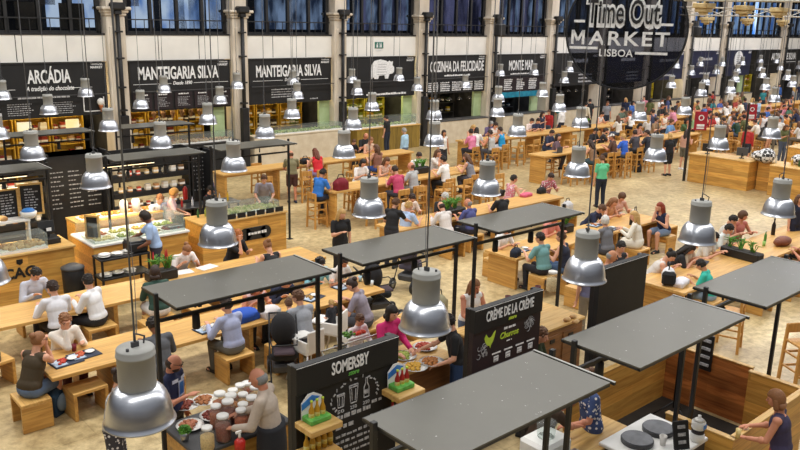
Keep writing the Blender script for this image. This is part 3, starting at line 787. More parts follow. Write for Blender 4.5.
# ------------------------------------------------------------------ kiosk canopies
def canopy_builder(label, cat):
    "roof panel 2.13 x .9 on two posts; origin on the floor below the left post"
    t = thing('kiosk_canopy', label, cat); W = 2.13
    p = MB(); p.box(0, W, -.45, .45, 2.665, 2.68); p.obj('roof_panel', 'canopy', t)
    f = MB()
    for y in (-.45, .42): f.box(0, W, y, y+.03, 2.64, 2.665)
    for x in (-.0, W-.03): f.box(x, x+.03, -.45, .45, 2.64, 2.665)
    f.box(W+.035, W+.06, -.47, .47, 2.645, 2.672); f.box(0, W+.06, .445, .47, 2.645, 2.672)
    f.obj('edge_frame', 'canopy_edge', t)
    f = MB(); f.box(W+.035, W+.06, -.47, .47, 2.672, 2.678); f.obj('edge_strip', 'grey_housing', t)
    f2 = MB()
    for x in (.3, W-.3): f2.box(x-.02, x+.02, -.42, .42, 2.61, 2.64)
    f2.obj('rafter', 'black', t)
    for x in (-.035, W+.1):
        q_ = MB(); q_.box(x-.024, x+.024, -.024, .024, 0, 2.73, 0, .003); q_.box(x-.07, x+.07, -.07, .07, 0, .012); q_.obj('post', 'black', t)
    c_ = MB(); c_.box(0, W+.07, -.018, .018, 2.37, 2.41); c_.obj('crossbeam', 'black', t)
    for x in (.45, 1.35):
        s_ = MB(); s_.rod((x, 0, 2.45), (x, 0, 2.55), .015); s_.lathe([(.04, 2.18), (.05, 2.2), (.045, 2.36), (.02, 2.38)], (x, 0, 0), 14); s_.obj('spotlight', 'black', t)
    return t
CB = [(3.66, 8.2, 'over the jar counter'), (6.3, 8.2, 'over the counter with plates of food'), (8.99, 8.2, 'over the counter with brown drawers'),
      (3.68, 4.05, 'nearest of all, cut by the bottom edge'), (6.3, 4.05, 'over the nearest row, left of the empty timber stall'), (8.95, 4.05, 'over the empty timber stall at the right')]
for x, y, lb in CB:
    r = place('canopy', canopy_builder, 'flat grey kiosk canopy, '+lb, 'canopy', (x, y, 0), 0, 'flat grey kiosk canopies')
    if y < 5:
        for ch in r.children:
            if ch.name.split('.')[0] in ('post', 'crossbeam', 'spotlight'): ch.location = (0, .28, 0)
for x, y, lb in [(3.2, 17.35, 'over the bread counter at the left'), (6.75, 17.4, 'over the salad counter'), (9.35, 17.4, 'over the counter with black price labels'), (.5, 17.35, 'cut off at the left edge over the food counters'),
                 (6.0, 22.3, 'behind the left food counters, left one'), (9.0, 22.3, 'behind the left food counters, middle one'), (3.2, 22.3, 'behind the left food counters, cut by the left edge')]:
    place('canopy', canopy_builder, 'flat grey kiosk canopy, '+lb, 'canopy', (x, y, 0), 0, 'flat grey kiosk canopies')

# ------------------------------------------------------------------ boards of the near kiosks
def kiosk_board(label, x0, x1, y, zt, zb, fn, panel='board', header=.31):
    t = thing('menu_board', label, 'sign', ((x0+x1)/2, y, 0)); w = (x1-x0)/2
    b_ = MB(); b_.box(-w, w, -.03, .05, zb, zt-header+.01, 0, .004); b_.obj('chalk_panel', panel, t)
    b_ = MB(); b_.box(-w, w, -.05, .05, zt-header, zt, 0, .004); b_.obj('header_panel', 'board', t)
    for s_ in (-1, 1):
        p = MB(); p.box(s_*w-.035*s_-.035, s_*w-.035*s_+.035, .05, .12, 0, zt-.01); p.obj('post', 'black', t)
    l_ = MB(); l_.box(-w, w, -.053, -.05, zt-.012, zt-.006); fn(l_, w, zt, zt-header, t); l_.obj('lettering', ['chalk', 'chalk_grey'], t)
    return t
def glass_outline(l, x, z, w0, w1, h, y=-.03, th=.012, m=1):
    def seg(a, b2): l.bar((a[0], y-.003, a[1]), (b2[0], y-.003, b2[1]), .006, th, m)
    pts = [(x-w0/2, z), (x+w0/2, z), (x+w1/2, z+h), (x-w1/2, z+h)]
    for a, b2 in zip(pts, pts[1:]+pts[:1]): seg(a, b2)
    seg((x-w0/2+.02, z+h*.15), (x-w1/2+.03, z+h*.8)); seg((x+w0/2-.02, z+h*.1), (x+w1/2-.03, z+h*.75)); seg((x-w1/2, z+h*.88), (x+w1/2, z+h*.88))
def f_som(l, w, zt, zh, t):
    add_text(l, 'SOMERSBY', .0, -.053, zh+.11, .50, .14, .03)
    g = MB(); add_text(g, 'store', .04, -.053, zh+.04, .14, .055, .02, slant=.3); g.obj('lettering', 'green_paint', t)
    glass_outline(l, -.115, zh-.31, .075, .10, .15); glass_outline(l, .06, zh-.31, .08, .12, .21)
    x = .24; z = zh-.30
    for a, b2 in (((x-.035, z), (x+.035, z)), ((x-.035, z), (x-.035, z+.12)), ((x+.035, z), (x+.035, z+.12)), ((x-.035, z+.12), (x-.012, z+.17)), ((x+.035, z+.12), (x+.012, z+.17)), ((x-.012, z+.17), (x-.012, z+.23)), ((x+.012, z+.17), (x+.012, z+.23)), ((x-.012, z+.23), (x+.012, z+.23))):
        l.bar((a[0], -.033, a[1]), (b2[0], -.033, b2[1]), .006, .010, 1)
    l.box(x-.025, x+.025, -.034, -.03, z+.04, z+.09, 1)
    r = random.Random(5)
    for i in range(18):
        a = PI*(i/17)*1.3-.4; cx = .09+.33*math.cos(a); cz = min(zh-.24+.2*math.sin(a), zh-.03); b2 = r.uniform(0, PI)
        l.bar((cx, -.033, cz), (cx+.035*math.cos(b2), -.033, cz+.035*math.sin(b2)), .006, .016, 1)
    for x_, s_ in ((-.115, '50'), (.06, '250'), (.24, '250')): add_text(l, s_, x_, -.03, zh-.38, .09, .04, .0, mat=1)
    chalk_lines(l, -.2, .3, zh-.48, zh-.40, -.03, 1, 1, .05, 12, .98); chalk_lines(l, .32, .46, zh-.42, zh-.36, -.03, 1, 1, .035, 13, .98)
    chalk_lines(l, -.18, .06, zh-.60, zh-.51, -.03, 1, 1, .055, 14, .9); chalk_lines(l, .3, .48, zh-.6, zh-.52, -.03, 1, 1, .04, 15, .9)
    chalk_lines(l, -.18, .42, zh-.92, zh-.62, -.03, 4, 1, .03, 16, .85)
def f_creme(l, w, zt, zh, t):
    add_text(l, 'CRÈME DE LA CRÈME', 0, -.053, zh+.12, .92, .135, .025)
    g = MB(); add_text(g, 'store', .04, -.053, zh+.045, .15, .05, .02, slant=.3)
    ro = [(-.47, -.18), (-.50, -.08), (-.46, -.0), (-.42, -.06), (-.38, -.10), (-.32, -.09), (-.27, -.02), (-.22, .02), (-.24, -.1), (-.28, -.2), (-.33, -.27), (-.34, -.33), (-.36, -.27), (-.42, -.25)]
    g.poly([((a+.36)*.72-.35, (b2+.12)*.62+zh-.14) for a, b2 in ro], -.036, -.03)
    add_text(g, 'Churros', .02, -.03, zh-.2, .36, .085, .02, slant=.25)
    g.obj('lettering', 'lime', t)
    chalk_lines(l, -.08, .14, zh-.1, zh-.05, -.03, 1, 0, .035, 3, 1); chalk_lines(l, -.02, .08, zh-.27, zh-.24, -.03, 1, 0, .02, 3, 1)
    r = random.Random(8)
    def squig(cx, cz, s_, n):
        for i in range(n):
            a = r.uniform(0, 2*PI); rr_ = r.uniform(.2, 1)*s_; px = cx+rr_*math.cos(a); pz = cz+rr_*math.sin(a); pv = None
            for k in range(6):
                b2 = a+k*.9; q_ = (px+.035*math.cos(b2), -.033, pz+.035*math.sin(b2))
                if pv: l.bar(pv, q_, .005, .006, 1)
                pv = q_
    squig(.44, zh-.15, .1, 16); squig(-.48, zh-.3, .1, 9)
    for i, x in enumerate((-.21, .02, .25, .475)):
        l.box(x-.08, x+.08, -.034, -.03, zh-.38, zh-.36, 0); l.box(x-.045, x+.045, -.034, -.03, zh-.49, zh-.41, 0); chalk_lines(l, x-.04, x+.04, zh-.49, zh-.41, -.035, 2, 1, .015, i, 1)
def f_none(l, w, zt, zh, t): pass
def f_third(l, w, zt, zh, t): pass
kiosk_board('black chalkboard kiosk sign with white name and drawn glasses, above the jar counter', 4.15, 5.53, 6.2, 2.38, .9, f_som)
kiosk_board('dark kiosk sign with white name, lime rooster and word', 6.78, 8.1, 6.2, 2.38, .9, f_creme, 'boardv')
t = kiosk_board('blank black kiosk board behind the empty timber stall', 9.35, 10.6, 6.15, 2.42, .9, f_none, header=.02)

# bottle ledges either side of the chalkboard
def bottle_builder(label, cat):
    t = thing('cider_bottle', label, cat)
    b_ = MB(); b_.lathe([(.03, 0), (.032, .01), (.032, .13), (.014, .18), (.013, .23)], (0, 0, 0), 12); b_.obj('body', 'tint', t)
    c_ = MB(); c_.lathe([(.016, .225), (.016, .245)], (0, 0, 0), 10); c_.obj('cap', 'lime', t)
    l_ = MB(); l_.lathe([(.033, .05), (.033, .1)], (0, 0, 0), 12, cap0=False, cap1=False); l_.obj('label_band', 'tintlabel', t)
    return t
M['tintlabel'] = noise_mat('bottle_label', '#c9b23a', '#e6dca0', 20, .5)
def ledge(x, y, side, col, nm):
    for j, z in enumerate((1.72, 1.4)):
        mb = MB(); mb.box(x-.2, x+.2, y-.3, y, z, z+.07, 0, .008)
        tag(mb.obj('bottle_ledge', 'wood_light'), '%s pale wood ledge with %s bottles %s the chalkboard' % (('upper', 'lower')[j], nm, side), 'ledge')
    mb = MB(); mb.poly([(x-.13, 1.79), (x+.13, 1.79), (x+.13, 2.0), (x+.03, 2.06), (x-.05, 2.06), (x-.13, 1.98)], y-.03, y-.02)
    t = tag(mb.obj('bottle_carton', 'white'), 'printed carton holding %s bottles on the upper ledge' % nm, 'carton')
    g = MB(); g.box(x-.13, x+.13, y-.2, y-.03, 1.79, 1.85, 0, .01); g.obj('tray', 'green_paint', t)
    g = MB(); g.poly([(x-.13, 1.9), (x+.1, 2.0), (x+.0, 2.04), (x-.13, 1.97)], y-.035, y-.03); g.obj('printed_band', 'blue_print', t)
    for i in range(3): place('cider', bottle_builder, '%s bottle in the carton on the upper ledge' % nm, 'bottle', (x-.07+i*.07, y-.12, 1.8), 0, '%s bottles in the carton' % nm, .95, {'body': col, 'cap': '#c8a030'})
    for i in range(5): place('cider', bottle_builder, '%s bottle standing on the lower ledge' % nm, 'bottle', (x-.15+i*.075, y-.14, 1.47), 0, '%s bottles on the lower ledge' % nm, .95, {'body': col, 'cap': '#c8a030'})
M['blue_print'] = noise_mat('blue_print', '#2a6fc0', '#4f94d8', 8, .5)
ledge(4.33, 6.17, 'left of', '#b98a1c', 'golden'); ledge(5.5, 6.17, 'right of', '#9c1f18', 'red')

# ------------------------------------------------------------------ tables
def long_table(label, x0, x1, y0, y1, h, thick=.06, legs=None, cat='table'):
    t = thing('long_table', label, cat, (x0, (y0+y1)/2, 0)); hy = (y1-y0)/2; Lx = x1-x0
    b_ = MB(); b_.box(0, Lx, -hy, hy, h-thick, h, 0, .006); b_.obj('tabletop', 'wood', t)
    legs = ([1.0, 3.3, 5.6] if k == 'T1' else None) or [.12+(Lx-.24)*i/max(1, round(Lx/2.2)) for i in range(max(1, round(Lx/2.2))+1)]
    for lx in legs:
        g = MB(); g.box(lx-.04, lx+.04, -hy+.06, hy-.06, 0, h-thick, 0, .004); g.obj('leg', 'wood_slab', t)
    g = MB(); g.box(min(legs), max(legs), -.02, .02, h-thick-.12, h-thick); g.obj('apron_rail', 'wood', t)
    return t
TB = dict(T1=(3.25, 9.5, 11.0, 12.0, .75), T2=(.5, 9.9, 13.45, 14.5, .75), Te=(13.1, 19.2, 10.75, 11.7, .75), Tc=(12.6, 19.25, 14.1, 15.0, .75),
          Tf=(13.95, 23.5, 7.2, 8.35, .75), Th1=(13.15, 19.5, 17.5, 18.4, 1.08), Th2=(11.9, 19.9, 21.5, 22.3, 1.08), Th3=(23.3, 34.5, 21.8, 22.7, 1.08), Th4=(23.1, 34.5, 17.9, 18.7, 1.08),
          Th5=(36, 47, 21.8, 22.7, 1.08), Th6=(36, 47, 17.9, 18.7, 1.08), Th7=(50, 62, 21.8, 22.7, 1.08), Th8=(50, 62, 17.9, 18.7, 1.08))
TL = dict(T1='long oak table at the lower left, behind the jar counter', T2='long oak table in front of the bread counter at the left', Te='oak table behind the third kiosk, with the grey haired woman',
          Tc='oak table in the middle with a leafy planter, before the high tables', Tf='large oak table at the right with a long black planter', Th1='high oak table in the middle left with a red bag on it',
          Th2='high oak table closest to the salad counter shop', Th3='long high oak table before the turquoise banded shop', Th4='high oak table ending in a broad slab leg, right of centre',
          Th5='far high oak table right of the round sign, rear row', Th6='far high oak table right of the round sign, front row', Th7='farthest high oak table, rear row', Th8='farthest high oak table, front row')
for k, v in TB.items(): long_table(TL[k], v[0], v[1], v[2], v[3], v[4])
# broad end slab of the right-hand high table
mb = MB(); mb.box(22.9, 23.08, 17.95, 18.65, 0, 1.0, 0, .01)

def box_stool(label, cat):
    t = thing('box_stool', label, cat)
    b_ = MB(); b_.box(-.26, .26, -.21, .21, .39, .44, 0, .006); b_.obj('seat', 'wood', t)
    for s_ in (-1, 1):
        g = MB(); g.box(s_*.235-.025, s_*.235+.025, -.21, .21, 0, .39, 0, .004); g.obj('side_panel', 'wood_slab', t)
    g = MB(); g.box(-.19, .19, -.02, .02, .3, .39); g.obj('rail', 'wood', t)
    return t
def bar_chair(label, cat):
    t = thing('bar_chair', label, cat)
    b_ = MB(); b_.box(-.2, .2, -.19, .19, .72, .76, 0, .01); b_.obj('seat', 'wood_chair', t)
    for sx in (-1, 1):
        g = MB(); g.bar((sx*.18, .17, .72), (sx*.2, .2, 0), .045, .045); g.obj('leg', 'wood_chair', t)
        g = MB(); g.bar((sx*.18, -.19, 1.02), (sx*.2, -.22, 0), .045, .045); g.obj('leg', 'wood_chair', t)
    g = MB(); g.box(-.2, .2, -.21, -.18, .86, 1.03, 0, .01); g.obj('backrest', 'wood_chair', t)
    for z in (.25, .5):
        g = MB(); g.box(-.19, .19, -.215, -.185, z, z+.04); g.box(-.19, .19, .18, .21, z-.05, z-.01)
        for sx in (-1, 1): g.box(sx*.19-.015, sx*.19+.015, -.2, .19, z+.03, z+.06)
        g.obj('stretcher', 'wood_chair', t)
    return t
# ------------------------------------------------------------------ people
def remesh(mb, vox, dec=.4, mat='skin', name='body', smooth=2):
    me = mb.mesh(name, mat); o = bpy.data.objects.new('tmp', me); COL.objects.link(o)
    r = o.modifiers.new('r', 'REMESH'); r.mode = 'VOXEL'; r.voxel_size = vox
    if smooth: s = o.modifiers.new('s', 'SMOOTH'); s.iterations = smooth; s.factor = .5
    if dec < 1: d = o.modifiers.new('d', 'DECIMATE'); d.ratio = dec
    bpy.context.view_layer.update()
    out = bpy.data.meshes.new_from_object(o.evaluated_get(bpy.context.evaluated_depsgraph_get()))
    out.name = name; out.materials.clear(); out.materials.append(M[mat])
    out.polygons.foreach_set('use_smooth', [True]*len(out.polygons))
    bpy.data.objects.remove(o); bpy.data.meshes.remove(me)
    return out
def ik(a, b, l1, l2, pole):
    a = Vector(a); b = Vector(b); d = b-a; L_ = d.length
    if L_ > (l1+l2)*.995: b = a+d*((l1+l2)*.995/L_); d = b-a; L_ = d.length
    x = (l1*l1-l2*l2+L_*L_)/(2*L_); h = math.sqrt(max(l1*l1-x*x, 0)); u = d.normalized(); p = Vector(pole); p = (p-u*p.dot(u)).normalized()
    return a+u*x+p*h, b
#        pelvis z, lean, head pitch, head turn, wrist R, wrist L (relative to pelvis x/y, absolute z offset from pelvis), legs
POSES = {
 'stand':      (.94, .02, .10, 0, (.24, .04, -.12), (-.24, .06, -.12), 'stand'),
 'stand_work': (.94, .16, .25, 0, (.16, .40, .12), (-.16, .38, .10), 'stand'),
 'stand_reach': (.94, .22, .35, .3, (.20, .52, .14), (-.20, .34, .05), 'stand'),
 'stand_hold': (.94, .03, .25, -.3, (.10, .30, .28), (-.22, .06, -.10), 'stand'),
 'stand_lean': (.92, .55, .35, 0, (.18, .52, .02), (-.18, .50, .02), 'stand'),
 'walk':       (.93, .05, .05, 0, (.23, .16, -.06), (-.24, -.08, -.08), 'walk'),
 'low_eat':    (.54, .34, .55, 0, (.15, .40, .285), (-.15, .42, .285), 'low'),
 'low_talk':   (.54, .22, .12, .5, (.20, .38, .285), (-.08, .40, .285), 'low'),
 'low_talk2':  (.54, .22, .12, -.5, (.10, .40, .285), (-.20, .38, .285), 'low'),
 'low_chin':   (.54, .36, .20, .2, (.05, .32, .50), (-.14, .40, .285), 'low'),
 'low_up':     (.54, .02, .10, 0, (.17, .26, .12), (-.17, .26, .12), 'low'),
 'low_bow':    (.54, .62, .75, 0, (.16, .46, .285), (-.14, .50, .285), 'low'),
 'high_eat':   (.86, .30, .45, 0, (.15, .40, .285), (-.15, .42, .285), 'high'),
 'high_talk':  (.86, .18, .10, .5, (.20, .36, .285), (-.08, .40, .285), 'high'),
 'high_talk2': (.86, .18, .10, -.5, (.10, .40, .285), (-.20, .36, .285), 'high'),
 'high_chin':  (.86, .30, .20, 0, (.05, .30, .48), (-.14, .40, .285), 'high'),
}
PJ = {}
def joints(pose):
    if pose in PJ: return PJ[pose]
    pz, lean, hp, ht, wr, wl, legs = POSES[pose]; J = {}
    P = Vector((0, 0, pz)); sp = Vector((0, math.sin(lean), math.cos(lean))); hl = lean*.6; nd = Vector((0, math.sin(hl), math.cos(hl)))
    J['P'] = P; J['W'] = P+sp*.15; J['C'] = P+sp*.32; J['N'] = P+sp*.475; J['N2'] = J['N']+nd*.07
    J['R'] = Matrix.Rotation(-ht, 3, 'Z') @ Matrix.Rotation(-hp, 3, 'X'); J['H'] = J['N2']+Vector((0, .015, 0))+J['R'] @ Vector((0, .015, .105))
    for s, n_ in ((1, 'R'), (-1, 'L')):
        sh = P+sp*.44+Vector((s*.175, .0, 0)); J['S'+n_] = sh
        w = wr if s > 0 else wl; wp = P+Vector((w[0], w[1], w[2]))
        J['E'+n_], J['Wr'+n_] = ik(sh, wp, .285, .25, (s*.55, -.6, -.75))
        J['Hp'+n_] = P+Vector((s*.09, 0, -.03))
        if legs == 'stand': k, a = Vector((s*.10, .03, .49)), Vector((s*.11, -.01, .085))
        elif legs == 'walk': k, a = (Vector((s*.10, .14, .50)), Vector((s*.10, .20, .09))) if s > 0 else (Vector((s*.10, -.02, .50)), Vector((s*.10, -.30, .16)))
        elif legs == 'low': k, a = Vector((s*.13, .40, pz-.035)), Vector((s*.13, .36, .085))
        else: k, a = Vector((s*.13, .38, pz-.05)), Vector((s*.10, .30, pz-.46))
        J['K'+n_] = k; J['A'+n_] = a
    PJ[pose] = J
    return J
def body_mesh(pose, hi):
    J = joints(pose); mb = MB(); P, W, C_, N, N2, Hh, R = (J[k] for k in ('P', 'W', 'C', 'N', 'N2', 'H', 'R'))
    lean = POSES[pose][1]; T = Matrix.Rotation(-lean, 3, 'X')
    mb.ell(P, (.155, .115, .13), mtx=T); mb.ell(W, (.140, .104, .16), mtx=T); mb.ell(C_, (.162, .112, .17), mtx=T)
    mb.ell(P.lerp(C_, .25), (.142, .104, .14), mtx=T); mb.ell(P.lerp(C_, .72), (.148, .106, .14), mtx=T)
    mb.cap(J['SL'], J['SR'], .058, .058); mb.cap(N-Vector((0, 0, .03)), N2, .062, .052)
    mb.cap(N2, Hh-R @ Vector((0, .01, .05)), .052, .05)
    h = lambda x, y, z: Hh+R @ Vector((x, y, z))
    mb.ell(Hh, (.074, .093, .112), 18, 12, mtx=R); mb.ell(h(0, .022, -.05), (.055, .062, .062), mtx=R)
    mb.cap(h(0, .088, .012), h(0, .108, -.022), .009, .014, 8); mb.cap(h(-.035, .078, .03), h(.035, .078, .03), .012, .012, 8)
    mb.cap(h(-.018, .082, -.058), h(.018, .082, -.058), .010, .010, 8)
    for s in (1, -1): mb.ell(h(s*.076, -.004, -.006), (.011, .02, .03), mtx=R)
    for n_, s in (('R', 1), ('L', -1)):
        S, E, Wr = J['S'+n_], J['E'+n_], J['Wr'+n_]
        mb.cap(S, E, .05, .039); mb.cap(E, Wr, .039, .026); mb.ell(E.lerp(Wr, .25), (.041, .041, .05))
        d = (Wr-E).normalized(); side = Vector((s, 0, 0)); side = (side-d*side.dot(d)).normalized()
        flat = POSES[pose][6] in ('low', 'high') or pose in ('stand_work', 'stand_lean', 'stand_reach')
        if flat: d = (d+Vector((-s*.1, .3, 0))).normalized(); side = (side-d*side.dot(d)).normalized()
        if pose in ('stand', 'walk', 'stand_hold') : side = Vector((0, -1, 0))
        nrm = side.cross(d)*(1 if s > 0 else -1)
        if nrm.z > 0 and flat: nrm = -nrm
        M3 = Matrix((side, nrm, d)).transposed()
        pc = Wr+d*.05; mb.ell(pc, (.038, .018, .052), mtx=M3)
        for i, (o_, l_) in enumerate(((-.028, .068), (-.010, .078), (.009, .074), (.027, .058))):
            b0 = Wr+d*.085+side*o_; b1 = b0+(d+nrm*.35).normalized()*l_*.55; b2 = b1+(d*.6+nrm*.9).normalized()*l_*.5
            mb.cap(b0-d*.02, b1, .0095, .009, 8); mb.cap(b1, b2, .009, .008, 8)
        t0 = Wr+d*.025-side*.022; t1 = t0-side*.032+d*.03+nrm*.01; mb.cap(t0, t1, .012, .0105, 8); mb.cap(t1, t1+d*.03+nrm*.012, .0105, .009, 8)
        K, A, Hp = J['K'+n_], J['A'+n_], J['Hp'+n_]
        mb.cap(Hp, K, .085, .055); mb.cap(K, A, .054, .036); mb.ell(K.lerp(A, .28)+Vector((0, -.015, 0)), (.052, .055, .1))
        mb.cap(A+Vector((0, -.03, -.04)), A+Vector((s*.015, .14, -.055)), .034, .026)
    return remesh(mb, .0085 if hi else .013, .3 if hi else .25, 'skin', 'body')
def shirt_mesh(pose, kind, mat='fabric'):
    J = joints(pose); mb = MB(); lean = POSES[pose][1]; T = Matrix.Rotation(-lean, 3, 'X'); g = .016
    mb.ell(J['P']+Vector((0, 0, .04)), (.155+g, .116+g, .12), mtx=T); mb.ell(J['W'], (.150+g, .113+g, .17), mtx=T); mb.ell(J['C'], (.163+g, .113+g, .155), mtx=T)
    mb.ell(J['P'].lerp(J['C'], .28), (.150+g, .112+g, .14), mtx=T); mb.ell(J['P'].lerp(J['C'], .7), (.152+g, .11+g, .15), mtx=T)
    a = .9 if kind == 'tank' else 1
    mb.cap(J['SL'].lerp(J['SR'], (1-a)/2), J['SR'].lerp(J['SL'], (1-a)/2), .052+g*.6, .052+g*.6)
    if kind == 'tank': pass
    for n_ in 'RL':
        S, E, Wr = J['S'+n_], J['E'+n_], J['Wr'+n_]
        if kind in ('short', 'long'): mb.cap(S, S.lerp(E, .68 if kind == 'short' else 1), .051+g, .045+g*.8)
        if kind == 'long': mb.cap(E, E.lerp(Wr, .93), .041+g*.8, .028+g*.8)
    if kind in ('short', 'long'): mb.cap(J['N']-Vector((0, 0, .05)), J['N']+Vector((0, 0, .005)), .085, .07)
    # loose folds at the waist
    mb.cap(J['P']+Vector((-.07, .0, .03)), J['P']+Vector((.07, .0, .03)), .118, .118)
    return remesh(mb, .014, .5, mat, {'long': 'shirt', 'short': 't_shirt', 'tank': 'tank_top'}[kind], 1)
def leg_mesh(pose, kind, mat='fabric'):
    J = joints(pose); mb = MB(); g = .016; legs = POSES[pose][6]
    if kind != 'dress':
        mb.ell(J['P']+Vector((0, 0, -.02)), (.158+g, .118+g, .13)); mb.cap(J['P']+Vector((-.07, 0, 0)), J['P']+Vector((.07, 0, 0)), .12, .12)
    for n_ in 'RL':
        K, A, Hp = J['K'+n_], J['A'+n_], J['Hp'+n_]
        if kind == 'trousers': mb.cap(Hp, K, .087+g, .058+g); mb.cap(K, K.lerp(A, .94), .058+g, .045+g)
        elif kind == 'shorts': mb.cap(Hp, Hp.lerp(K, .72), .09+g, .075+g)
        else:
            mb.cap(Hp, Hp.lerp(K, .85), .09+g, .085+g); K2 = J['KL' if n_ == 'R' else 'KR']; mb.cap(Hp.lerp(K, .8), Hp.lerp(K2, .8), .08, .08); mb.cap(Hp.lerp(K, .4), Hp.lerp(K2, .4), .09, .09)
            if kind == 'dress': mb.cap(J['P']+Vector((-.07, 0, 0)), J['P']+Vector((.07, 0, 0)), .125, .125)
    return remesh(mb, .015, .5, mat, {'trousers': 'trousers', 'shorts': 'shorts', 'skirt': 'skirt', 'dress': 'skirt'}[kind], 1)
def shoe_mesh():
    mb = MB(); mb.cap((0, -.055, -.035), (0, .02, -.03), .045, .044); mb.cap((0, .02, -.035), (0, .16, -.052), .044, .03); mb.box(-.042, .042, -.10, .185, -.085, -.06, 0, .01)
    return remesh(mb, .011, .5, 'fabric', 'shoe', 2)
def hair_mesh(kind):
    mb = MB(); rr = random.Random(3)
    def cap_(zmin, yface, s=1.0, zf=.05, jit=0.0):
        b_ = MB(); b_.ell((0, -.008, .012), (.083*s, .102*s, .114*s), 22, 16)
        out = []; zz = None
        for v in b_.v:
            x, y, z = v
            m_ = max(0, min((y-yface+.02)/.045, (zf+.01-z)/.035, 1)); m2 = max(0, min((zmin+.015-z)/.03, 1))
            k = 1-.24*max(m_*m_*(3-2*m_), m2*m2*(3-2*m2))
            if jit: k *= 1+rr.uniform(-jit, jit)
            out.append((x*k, y*k-.0, z*k))
        mb.add(out, b_.f, 0, True)
    if kind == 'short':
        cap_(-.055, .02, 1.03, .045, .012)
        for i in range(46):
            a = rr.uniform(0, 2*PI); t_ = rr.uniform(0, 1.75); x = .082*math.sin(t_)*math.cos(a); y = -.01+.1*math.sin(t_)*math.sin(a); z = .012+.112*math.cos(t_)
            if (y > .045 and z < .06) or z < -.05: continue
            mb.ell((x, y, z), (.022, .02, .013), 7, 5)
    elif kind == 'curly': cap_(-.075, .03, 1.16, .04, .05)
    elif kind == 'long':
        cap_(-.09, .03, 1.05); mb.cap((-.035, -.06, -.03), (-.045, -.085, -.22), .06, .04); mb.cap((.035, -.06, -.03), (.045, -.085, -.22), .06, .04); mb.cap((0, -.075, 0), (0, -.105, -.26), .065, .045)
        for s in (1, -1): mb.cap((s*.07, -.01, .0), (s*.085, .0, -.14), .028, .024)
    elif kind == 'bob':
        cap_(-.09, .03, 1.08)
        for s in (1, -1): mb.cap((s*.06, -.01, .0), (s*.075, .0, -.09), .036, .034)
        mb.cap((-.04, -.06, -.08), (.04, -.06, -.08), .05, .05)
    elif kind == 'bun': cap_(-.06, .02, 1.02); mb.ell((0, -.10, .075), (.048, .045, .045)); 
    elif kind == 'pony': cap_(-.06, .02, 1.02); mb.ell((0, -.105, .03), (.03, .03, .03)); mb.cap((0, -.12, .02), (0, -.13, -.18), .035, .018)
    elif kind == 'bald':
        b_ = MB(); b_.ell((0, -.012, -.005), (.080, .098, .1), 20, 12)
        mb.add([(x*(1 if (y < .01 and -.07 < z < .045) else .8), y*(1 if (y < .01 and -.07 < z < .045) else .8), z) for x, y, z in b_.v], b_.f, 0, True)
    return mb.mesh('hair', 'hair')
def cap_mesh():
    mb = MB(); b_ = MB(); b_.ell((0, -.004, .02), (.088, .107, .112), 22, 14)
    mb.add([(x, y, z) if z > .03 else (x*.8, y*.8, .03) for x, y, z in b_.v], b_.f, 0, True)
    mb.ell((0, .11, .04), (.065, .06, .008)); return mb.mesh('cap', 'fabric')
PM = {}
def pm(key, fn):
    if key not in PM: PM[key] = fn()
    return PM[key]
SK = {'f': '#d9a184', 't': '#c68a66', 'b': '#7a4c34', 'r': '#d08c6e'}
NPER = [0]
